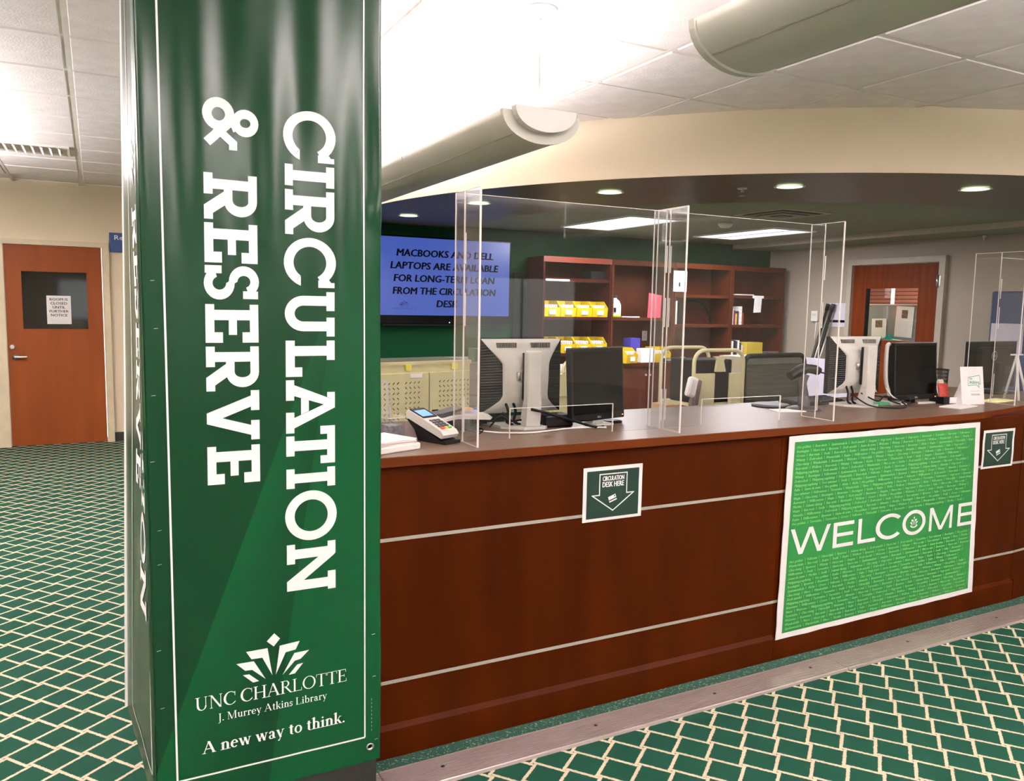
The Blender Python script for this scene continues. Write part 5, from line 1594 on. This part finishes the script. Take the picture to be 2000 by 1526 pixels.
carcass(4.33, 5.225, wooddark, label='dark cherry bookcase of yellow bins, leftmost against green wall', shelves=(1.90, 1.475, 1.07, .68))
carcass(5.235, 6.125, woodcase, label='cherry hutch bookcase with white jug and pink sheet, second from left', shelves=(1.475,), base=.955)
carcass(6.135, 7.025, woodcase, label='cherry hutch bookcase with round arched backing, third from left', shelves=(1.76, 1.40), base=.955)
carcass(7.035, 7.925, woodcase, label='cherry hutch bookcase with hanging white cloth, rightmost', shelves=(1.77, 1.40), base=.955)
# yellow bins
def bin_proto(loc, label, grp):
    t = thing('yellow_bin', label, 'bin', loc, 0, grp)
    W_, D_, H_ = .098, .24, .175
    bm = NB()
    th = .004
    # sides with sloping front
    for s_ in (-1, 1): prism(bm, [(-D_ / 2, 0), (D_ / 2, 0), (D_ / 2, H_), (-D_ / 2 + .075, H_), (-D_ / 2 - .012, .10)], 'x', s_ * W_ - th, s_ * W_ + th)
    box(bm, -W_, W_, -D_ / 2, D_ / 2, 0, th); box(bm, -W_, W_, D_ / 2 - th, D_ / 2, 0, H_)
    prism(bm, [(-D_ / 2, 0), (-D_ / 2 + th, 0), (-D_ / 2 - .008, .10), (-D_ / 2 - .012, .10)], 'x', -W_, W_)
    obj('bin_body', bm, yellow, t)
    bm = NB(); box(bm, -.045, .04, -D_ / 2 - .017, -D_ / 2 - .013, .025, .075, ); obj('label_card', bm, white_p, t)
    bm = NB(); rr_ = random.Random(5)
    for k in range(6):
        rbox(bm, -W_ + .012 + k * .028, -W_ + .036 + k * .028, -.10, .08, .07, .115 + rr_.uniform(0, .02), .008, 2)
    obj('packed_contents', bm, mat('grey_white_cables', (206, 198, 196), .6, noise=((50, 50, 50), .3)), t)
    return t
bx_ = [4.464 + k * .2093 for k in range(4)]
pos = ['leftmost', 'second', 'third', 'rightmost']
first = None
for zz, rowname, cnt in ((1.475, 'upper bin shelf', 4), (1.07, 'middle bin shelf', 4), (.68, 'low bin shelf above the cream cart', 4)):
    for k in range(cnt):
        lab = 'yellow stacking bin, %s on the %s' % (pos[k], rowname)
        if first is None: first = bin_proto((bx_[k], 7.74, zz + .0005), lab, 'yellow bins in the dark bookcase')
        else: dup(first, (bx_[k], 7.74, zz + .0005), 0, lab, 'yellow bins in the dark bookcase')
bm = NB(); box(bm, 4.36, 4.66, 7.590, 7.602, 1.865, 1.885); o = recenter(obj('shelf_label_strip', bm, white_p)); tag(o, 'white label strip on the top shelf edge of the dark bookcase', 'label')
bm = NB(); rbox(bm, 4.98, 5.18, 7.66, 7.86, 1.9005, 1.99, .005); o = recenter(obj('dark_box', bm, black_matte)); tag(o, 'dark box on the top shelf of the dark bookcase', 'box')
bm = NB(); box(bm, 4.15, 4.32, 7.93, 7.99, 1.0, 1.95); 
o = recenter(obj('shade_panel', bm, mat('painted_shade', (6, 18, 12), .8, spec=.1))); tag(o, 'added dark panel standing in for shade between wall screen and bookcase', 'panel')  # dark sheet added where only shade falls beside the bookcase
# unit 2 contents
def jug(loc, label):
    t = thing('white_jug', label, 'jug', loc)
    bm = NB(); lathe(bm, [(.068, 0), (.072, .03), (.072, .14), (.05, .19), (.022, .21), (.022, .225)], n=20); obj('jug_body', bm, white_g, t)
    bm = NB(); lathe(bm, [(.0725, .002), (.0735, .02), (.0725, .03)], n=20); obj('green_band', bm, mat('lime_band', (196, 220, 60), .5), t)
    bm = NB(); lathe(bm, [(.024, .222), (.024, .248), (.018, .252)], n=14); obj('cap', bm, mat('dark_cap', (58, 48, 44), .5), t)
    bm = NB(); box(bm, -.06, -.03, -.073, -.068, .06, .11); obj('black_letter_mark', bm, ktext, t)
    return t
jug((5.335, 7.68, 1.4752), 'white plastic jug with dark cap in the second bookcase')
bm = NB(); box(bm, 0, .19, 0, .003, 0, .30, Matrix.Rotation(math.radians(-9), 4, 'X') @ Matrix.Rotation(math.radians(9), 4, 'Y')); o = obj('pink_sheet', bm, pink, None, loc=(5.79, 7.66, 1.476)); tag(o, 'bright pink sheet leaning in the second bookcase', 'paper')
bm = NB(); prism(bm, [(-.12, -.04), (.12, -.05), (.14, .03), (-.10, .05)], 'z', 0, .012); o = obj('folded_papers', bm, white_p, None, loc=(5.55, 7.70, 1.4755)); tag(o, 'folded papers lying between white jug and pink sheet', 'paper')
t = thing('wall_outlet', 'white outlet plate inside the second bookcase', 'outlet', (5.98, 7.952, 1.19))
bm = NB(); rbox(bm, -.038, .038, 0, .006, 0, .12, .002, 1); obj('plate', bm, white_g, t)
for z in (.03, .078):
    bm = NB(); rbox(bm, -.016, .016, -.003, .001, z, z + .026, .001, 1); obj('socket', bm, lightgrey, t)
bm = NB(); rbox(bm, 5.53, 5.67, 7.62, 7.76, .9555, 1.235, .004); o = recenter(obj('purple_carton', bm, purple)); tag(o, 'purple and white carton standing on the second bookcase counter', 'box')
bm = NB(); rbox(bm, 5.60, 5.80, 7.50, 7.60, .9555, 1.12, .004); o = recenter(obj('white_carton', bm, white_p)); tag(o, 'white carton in front of the purple one', 'box')
o = dup(first, (5.385, 7.55, .956), math.radians(18), 'yellow bin turned sideways left of the white carton', 'yellow bins on the bookcase counter')
o = dup(first, (5.93, 7.62, .956), math.radians(-8), 'yellow bin behind the black stapler', 'yellow bins on the bookcase counter')
t = thing('marker_bottle', 'black bottle shape lying on counter with bright green cap', 'marker', (6.05, 7.50, .985), 0)
bm = NB(); tube(bm, [(-.16, 0, 0), (.12, 0, 0)], .028, 14); obj('barrel', bm, black, t)
bm = NB(); tube(bm, [(.12, 0, 0), (.18, 0, 0), (.24, 0, 0)], [.03, .03, .018], 14); obj('green_cap', bm, mat('mint_cap', (80, 214, 150), .5), t)
bm = NB(); box(bm, -.10, .06, -.031, -.027, -.012, .012); obj('printed_band', bm, mat('grey_print', (130, 130, 128), .6), t)
# unit 3: arch shaped backing, sheets, dark items
t = thing('arched_screen', 'dark arched panel standing inside the third bookcase', 'panel', (6.58, 7.86, .956))
bm = NB()
pa = [(-.36, 0), (.36, 0), (.36, .42)] + [(.36 * math.cos(a), .42 + .36 * math.sin(a)) for a in [PI * k / 16 for k in range(1, 16)]] + [(-.36, .42)]
pa = [(p[0], min(p[1], .40)) for p in pa]
prism(bm, [(-.36, 0), (.36, 0), (.36, .40), (-.36, .40)], 'y', 0, .012); obj('lower_board', bm, mat('walnut_board', (70, 34, 22), .45), t)
t = thing('arched_ring', 'dark arched hoop leaning across the third bookcase middle shelf', 'hoop', (6.58, 7.80, 1.401))
bm = NB(); tube(bm, [(.30 * math.cos(PI * k / 20), 0, .02 + .27 * math.sin(PI * k / 20)) for k in range(21)], .014, 8); obj('hoop', bm, black_matte, t)
bm = NB(); box(bm, 6.10, 6.30, 7.585, 7.589, 1.79, 2.035); o = recenter(obj('posted_sheet', bm, white_p)); tag(o, 'white sheet taped to the post between second and third bookcases', 'paper')
bm = NB(); box(bm, 6.18, 6.20, 7.582, 7.5845, 1.85, 1.90); o = recenter(obj('sheet_mark', bm, ktext)); o.parent = bpy.data.objects[[q.name for q in bpy.data.objects if q.name.startswith('posted_sheet')][0]]; o.location = o.location - o.parent.location
bm = NB(); rbox(bm, 6.16, 6.20, 7.62, 7.85, 1.4005, 1.68, .003); o = recenter(obj('white_binder', bm, white_g)); tag(o, 'white binder at the left of the third bookcase middle shelf', 'binder')
bm = NB(); rbox(bm, 6.24, 6.34, 7.64, 7.85, 1.4005, 1.66, .003); o = recenter(obj('black_binder', bm, black)); tag(o, 'black binder next to the white one', 'binder')
# unit 4 contents
bookc = [((150, 60, 60), .17), ((236, 232, 230), .20), ((120, 40, 90), .18), ((226, 180, 70), .14), ((60, 50, 60), .17), ((230, 226, 222), .23), ((150, 60, 50), .15)]
x = 7.07
blabs = ['small red booklet, leftmost in the right bookcase', 'white booklet beside the red one', 'plum booklet in the right bookcase', 'thin yellow booklet in the right bookcase', 'dark booklet in the right bookcase', 'tallest white booklet in the right bookcase', 'red brown booklet, rightmost of its row']
for k, (c, h_) in enumerate(bookc):
    w_ = .03 if k != 5 else .05
    bm = NB(); box(bm, 0, w_ - .002, 0, .13, 0, h_); o = obj('booklet', bm, mat('booklet_%d' % k, c, .5, noise=((50, 50, 50), .35)), None, loc=(x, 7.66, 1.4005)); tag(o, blabs[k], 'book', 'booklets in the right bookcase')
    x += w_
t = thing('white_garment', 'white cloth hanging over the upper shelf of the right bookcase', 'cloth', (7.47, 7.60, 1.62))
bm = NB()
gp = [(-.09, .15), (.09, .15), (.095, .12), (.06, .115), (.05, -.06), (-.065, -.065), (-.055, .11), (-.09, .12)]
prism(bm, gp, 'y', -.006, .004); obj('cloth_body', bm, white_p, t)
bm = NB(); box(bm, 7.12, 7.42, 7.62, 7.80, 1.7705, 1.785); o = recenter(obj('paper_stack', bm, lightgrey)); tag(o, 'flat papers on the upper shelf left of the hanging cloth', 'paper')
x = 7.065
for k, (c, h_, w_) in enumerate([((232, 228, 226), .24, .03), ((30, 32, 44), .25, .035), ((60, 60, 70), .24, .03), ((232, 230, 228), .25, .035), ((50, 52, 50), .22, .03), ((222, 220, 216), .19, .03)]):
    bl2 = ['white binder spine, leftmost on the right bookcase counter', 'navy binder on the right bookcase counter', 'slate binder on the right bookcase counter', 'second white binder on the right bookcase counter', 'charcoal binder on the right bookcase counter', 'short white binder beside the yellow box'][k]
    bm = NB(); box(bm, 0, w_ - .002, 0, .22, 0, h_); o = obj('binder', bm, mat('binder_%d' % k, c, .5), None, loc=(x, 7.60, .9555)); tag(o, bl2, 'binder', 'binders on the bookcase counter')
    x += w_
bm = NB(); rbox(bm, 7.27, 7.54, 7.55, 7.75, .9555, 1.18, .004); o = recenter(obj('yellow_carton', bm, mat('mustard_carton', (196, 172, 60), .6))); tag(o, 'mustard yellow carton on the right bookcase counter', 'box')
# wire rack
t = thing('wire_rack', 'low grey wire rack right of the mustard carton', 'rack', (7.73, 7.6, .956))
for k in range(9):
    bm = NB(); tube(bm, [(-.14 + k * .034, 0, 0), (-.14 + k * .034, 0, .1)], .004, 6); obj('wire', bm, metal, t)
bm = NB(); tube(bm, [(-.15, 0, .1), (.14, 0, .1)], .005, 6); tube(bm, [(-.15, 0, .005), (.14, 0, .005)], .005, 6); obj('rail', bm, metal, t)

# cream book carts
def cart(loc, rz, label, w_=.46, h_=1.275, d_=.36):
    t = thing('book_cart', label, 'cart', loc, rz, 'cream metal book carts')
    for yy in (0, d_):
        pts = [(-w_ / 2, yy, .08), (-w_ / 2, yy, h_ - .09)] + [(-w_ / 2 + .08 - .08 * math.cos(a), yy, h_ - .09 + .08 * math.sin(a)) for a in [PI / 2 * k / 6 for k in range(1, 7)]] + \
              [(w_ / 2 - .08 + .08 * math.sin(a), yy, h_ - .09 + .08 * math.cos(a)) for a in [PI / 2 * k / 6 for k in range(0, 7)]] + [(w_ / 2, yy, .08)]
        bm = NB(); tube(bm, pts, .013, 10); obj('tube_frame', bm, lockerm, t)
    for (a, b) in ((-w_ / 2 + .01, -.03), (.09, w_ / 2 - .01)):
        bm = NB(); rbox(bm, a, b, -.004, .012, .14, h_ - .16, .003, 1); obj('end_panel', bm, lockerm, t)
    for z in (.25, .60, .95):
        bm = NB(); box(bm, -w_ / 2, w_ / 2, .01, d_ - .01, z, z + .015); obj('shelf', bm, lockerm, t)
    bm = NB(); prism(bm, [(-.03, h_ - .15), (.05, h_ - .15), (.03, h_ - .075), (.06, h_ - .05), (-.05, h_ - .05), (-.02, h_ - .075)], 'y', -.01, .01); obj('hook_bracket', bm, lockerm, t)
    for x in (-w_ / 2, w_ / 2):
        for yy in (0, d_):
            bm = NB(); tube(bm, [(x - .012, yy, .05), (x + .012, yy, .05)], .05, 16); obj('caster', bm, black, t)
    return t
cart((3.60, 3.98, 0), math.radians(-3), 'cream tubular book cart standing behind the middle shield', w_=.40, h_=1.325)
bm = NB(); rbox(bm, 3.44, 3.76, 4.03, 4.28, .966, 1.25, .01); o = recenter(obj('black_cash_box', bm, black_matte)); tag(o, 'black box riding on the top shelf of the cream cart', 'box')
t = thing('cream_cabinet', 'small cream steel cabinet between the two left monitors', 'cabinet', (3.62, 5.95, 0))
bm = NB(); box(bm, -.10, .17, 0, .5, 0, 1.0); obj('carcass', bm, lockerm, t)
bm = NB(); rbox(bm, -.12, .17, -.03, .0, .80, 1.0, .006, 1); obj('drawer_front', bm, lockerm, t)
bm = NB(); tube(bm, smooth_path([(-.02, -.03, 1.0), (-.02, -.03, 1.07), (.03, -.03, 1.11), (.12, -.03, 1.11), (.16, -.03, 1.08)]), .016, 10); obj('handle_hoop', bm, lockerm, t)
bm = NB(); rbox(bm, 3.63, 3.74, 6.0, 6.15, 1.002, 1.07, .02, 2); o = recenter(obj('crumpled_paper', bm, white_p)); tag(o, 'white crumpled paper on the small cream cabinet', 'paper')

# mesh back office chair
ch = thing('mesh_task_chair', 'black mesh-back task stool behind the middle of the desk', 'chair', (4.24, 4.12, 0), math.radians(4))
def frame_pts(w_, z0, z1, yb):
    r = .06
    pts = [(-w_ / 2, yb, z0), (-w_ / 2, yb, z1 - r)] + [(-w_ / 2 + r - r * math.cos(a), yb, z1 - r + r * math.sin(a)) for a in [PI / 2 * k / 5 for k in range(1, 6)]] + \
          [(w_ / 2 - r + r * math.sin(a), yb, z1 - r + r * math.cos(a)) for a in [PI / 2 * k / 5 for k in range(6)]] + [(w_ / 2, yb, z0)]
    return pts
bm = NB(); tube(bm, frame_pts(.62, .82, 1.265, 0), .018, 10); obj('back_frame', bm, black, ch)
bm = NB(); rbox(bm, -.29, .29, -.006, .012, 1.20, 1.262, .006, 1); obj('top_band', bm, mat('olive_grey_band', (74, 80, 66), .7), ch)
bm = NB(); box(bm, -.30, .30, -.002, .002, .83, 1.21); obj('mesh_back', bm, mesh_m, ch)
bm = NB(); rbox(bm, -.26, .26, -.02, .02, .80, .84, .01); obj('lower_bar', bm, black, ch)
bm = NB(); rbox(bm, -.25, .25, .04, .52, .68, .75, .025, 3); obj('seat', bm, black_matte, ch)
bm = NB(); tube(bm, [(0, .28, .68), (0, .28, .14)], .028, 12); obj('gas_column', bm, black, ch)
bm = NB(); tube(bm, [(0, -.01, .82), (0, .06, .70), (0, .2, .69)], .022, 8); obj('back_support', bm, black, ch)
bm = NB(); tube(bm, [(.24 * math.cos(2 * PI * k / 24), .28 + .24 * math.sin(2 * PI * k / 24), .32) for k in range(25)], .011, 8); obj('foot_ring', bm, metal, ch)
for k in range(5):
    a = 2 * PI * k / 5 + .3
    bm = NB(); tube(bm, [(0, .28, .12), (.30 * math.cos(a), .28 + .30 * math.sin(a), .08)], [.024, .016], 8); lg_ = obj('leg', bm, black, ch)
    bm = NB(); tube(bm, [(.30 * math.cos(a) - .015, .28 + .30 * math.sin(a), .03), (.30 * math.cos(a) + .015, .28 + .30 * math.sin(a), .03)], .03, 12); obj('caster', bm, black, lg_)
# louvred paper sorter seen through the mesh
ps = thing('paper_sorter', 'beige multi-slot paper sorter glimpsed through the mesh chair back', 'sorter', (5.35, 5.2, 0))
bm = NB(); box(bm, -.32, .36, .02, .36, 0, 1.17); obj('carcass', bm, skin_beige, ps)
for k in range(11):
    bm = NB(); box(bm, -.31, .35, -.04, .02, .60 + k * .05, .608 + k * .05); obj('slot_shelf', bm, mat('sorter_edge', (222, 212, 190), .6), ps)
t = thing('cloth_bundle', 'white and dark gloves hanging on the left of the cream cart', 'gloves', (3.34, 3.94, 1.02))
bm = NB(); rbox(bm, -.05, .03, -.02, .02, .0, .13, .018, 2, Matrix.Rotation(math.radians(14), 4, 'Y')); obj('white_glove', bm, white_p, t)
bm = NB(); rbox(bm, .01, .06, -.02, .03, -.06, .12, .012, 2, Matrix.Rotation(math.radians(10), 4, 'Y')); obj('dark_bag', bm, mat('brown_grey', (96, 80, 72), .7), t)
t = thing('small_cartons', 'small brown and white cartons left of the cream cart base', 'box', (3.22, 4.0, .80))
bm = NB(); rbox(bm, -.02, .10, 0, .15, 0, .17, .004); obj('brown_carton', bm, mat('cardboard', (180, 146, 108), .8), t)
bm = NB(); rbox(bm, -.13, -.03, 0, .1, 0, .13, .01); obj('white_packet', bm, white_p, t)
t2 = thing('side_table', 'plain table beside the cart under the small cartons', 'table', (3.16, 4.08, 0))
bm = NB(); box(bm, -.18, .20, -.12, .2, .775, .80); obj('table_top', bm, lightgrey, t2)
for (a, b) in ((-.16, -.1), (.18, -.1), (-.16, .18), (.18, .18)):
    bm = NB(); box(bm, a - .012, a + .012, b - .012, b + .012, 0, .775); obj('leg', bm, metal, t2)

# right wall: poles, thermostat, calendar, bulletin board
t = thing('thermostat', 'white thermostat on the beige wall left of the leaning poles', 'thermostat', (8.045, 7.18, 1.46))
bm = NB(); rbox(bm, -.03, 0, -.05, .05, 0, .13, .006); obj('housing', bm, white_g, t)
bm = NB(); box(bm, -.034, -.03, -.03, .03, .07, .10); obj('display', bm, lightgrey, t)
wi = thing('conduit_box', 'white cable conduit below the thermostat', 'conduit', (8.04, 7.16, 1.2))
bm = NB(); tube(bm, [(0, 0, .26), (0, .01, .0)], .008, 8); obj('conduit', bm, white_g, wi)
for k, (y0_, y1_, lab) in enumerate(((7.32, 6.96, 'dark folded tripod pole leaning on the wall, left of pair'), (7.25, 6.88, 'dark folded tripod pole leaning on the wall, right of pair'))):
    t = thing('folding_pole', lab, 'pole', (7.85, y0_, 0), 0, 'leaning tripod poles')
    bm = NB(); tube(bm, [(0, 0, 0.0), (.15, y1_ - y0_, 1.66)], .018, 10); obj('pole_shaft', bm, black, t)
    bm = NB(); tube(bm, [(-.02, -.02, 0.01), (.13, y1_ - y0_ - .02, 1.5)], .007, 8); obj('chrome_slide', bm, metal, t)
    bm = NB(); tube(bm, [(.142, (y1_ - y0_) * .97, 1.60), (.152, (y1_ - y0_) * 1.0, 1.68)], .024, 10); obj('end_cap', bm, black_matte, t)
t = thing('wall_calendar', 'white wall calendar with dark band beside the leaning poles', 'calendar', (8.045, 6.84, 1.40))
bm = NB(); box(bm, -.004, 0, -.16, .14, 0, .29); obj('page', bm, mat('lilac_white', (206, 200, 214), .6), t)
bm = NB(); box(bm, -.006, -.004, -.155, .135, .055, .085); obj('dark_band', bm, ktext, t)
t = thing('white_board', 'white easel board standing low behind the right silver monitor', 'board', (7.6, 6.6, 0))
bm = NB(); rbox(bm, -.02, .02, -.36, .30, .45, 1.03, .005); obj('board', bm, mat('lilac_white', (206, 200, 214), .6), t)
for y in (-.3, .3):
    bm = NB(); box(bm, -.015, .015, y - .015, y + .015, 0, .45); obj('leg', bm, metal, t)
t = thing('notice_board', 'navy fabric screen with pinned papers at the right frame edge', 'board', (7.55, 4.2, 0))
bm = NB(); rbox(bm, -.03, .03, -.95, .445, .75, 1.80, .02, 3); obj('fabric_panel', bm, navy, t)
for y in (-.9, .42):
    bm = NB(); tube(bm, [(0, y, 0), (0, y, .8)], .018, 8); obj('leg', bm, metal, t)
for (y0_, y1_, z0_, z1_, nm_) in ((.12, .42, 1.22, 1.50, 'paper'), (-.18, .09, 1.20, 1.46, 'paper'), (-.16, .13, 1.46, 1.70, 'paper')):
    bm = NB(); box(bm, -.036, -.031, y0_, y1_, z0_, z1_); obj('pinned_paper', bm, mat('lilac_white', (206, 200, 214), .6), t)
bm = NB(); box(bm, -.038, -.031, -.15, .10, 1.71, 1.785); obj('green_card', bm, mat('green_folder', (70, 150, 104), .6), t)

# right office: side return desk item, small printer box to fill right of chair
t = thing('office_desk', 'low grey staff desk behind the right monitors', 'desk', (5.9, 4.2, 0))
bm = NB(); rbox(bm, -.7, .9, -.35, .35, .72, .75, .005, 1); obj('desk_top', bm, lightgrey, t)
for (a, b) in ((-.65, -.3), (.85, -.3), (-.65, .3), (.85, .3)):
    bm = NB(); box(bm, a - .02, a + .02, b - .02, b + .02, 0, .72); obj('leg', bm, metal, t)
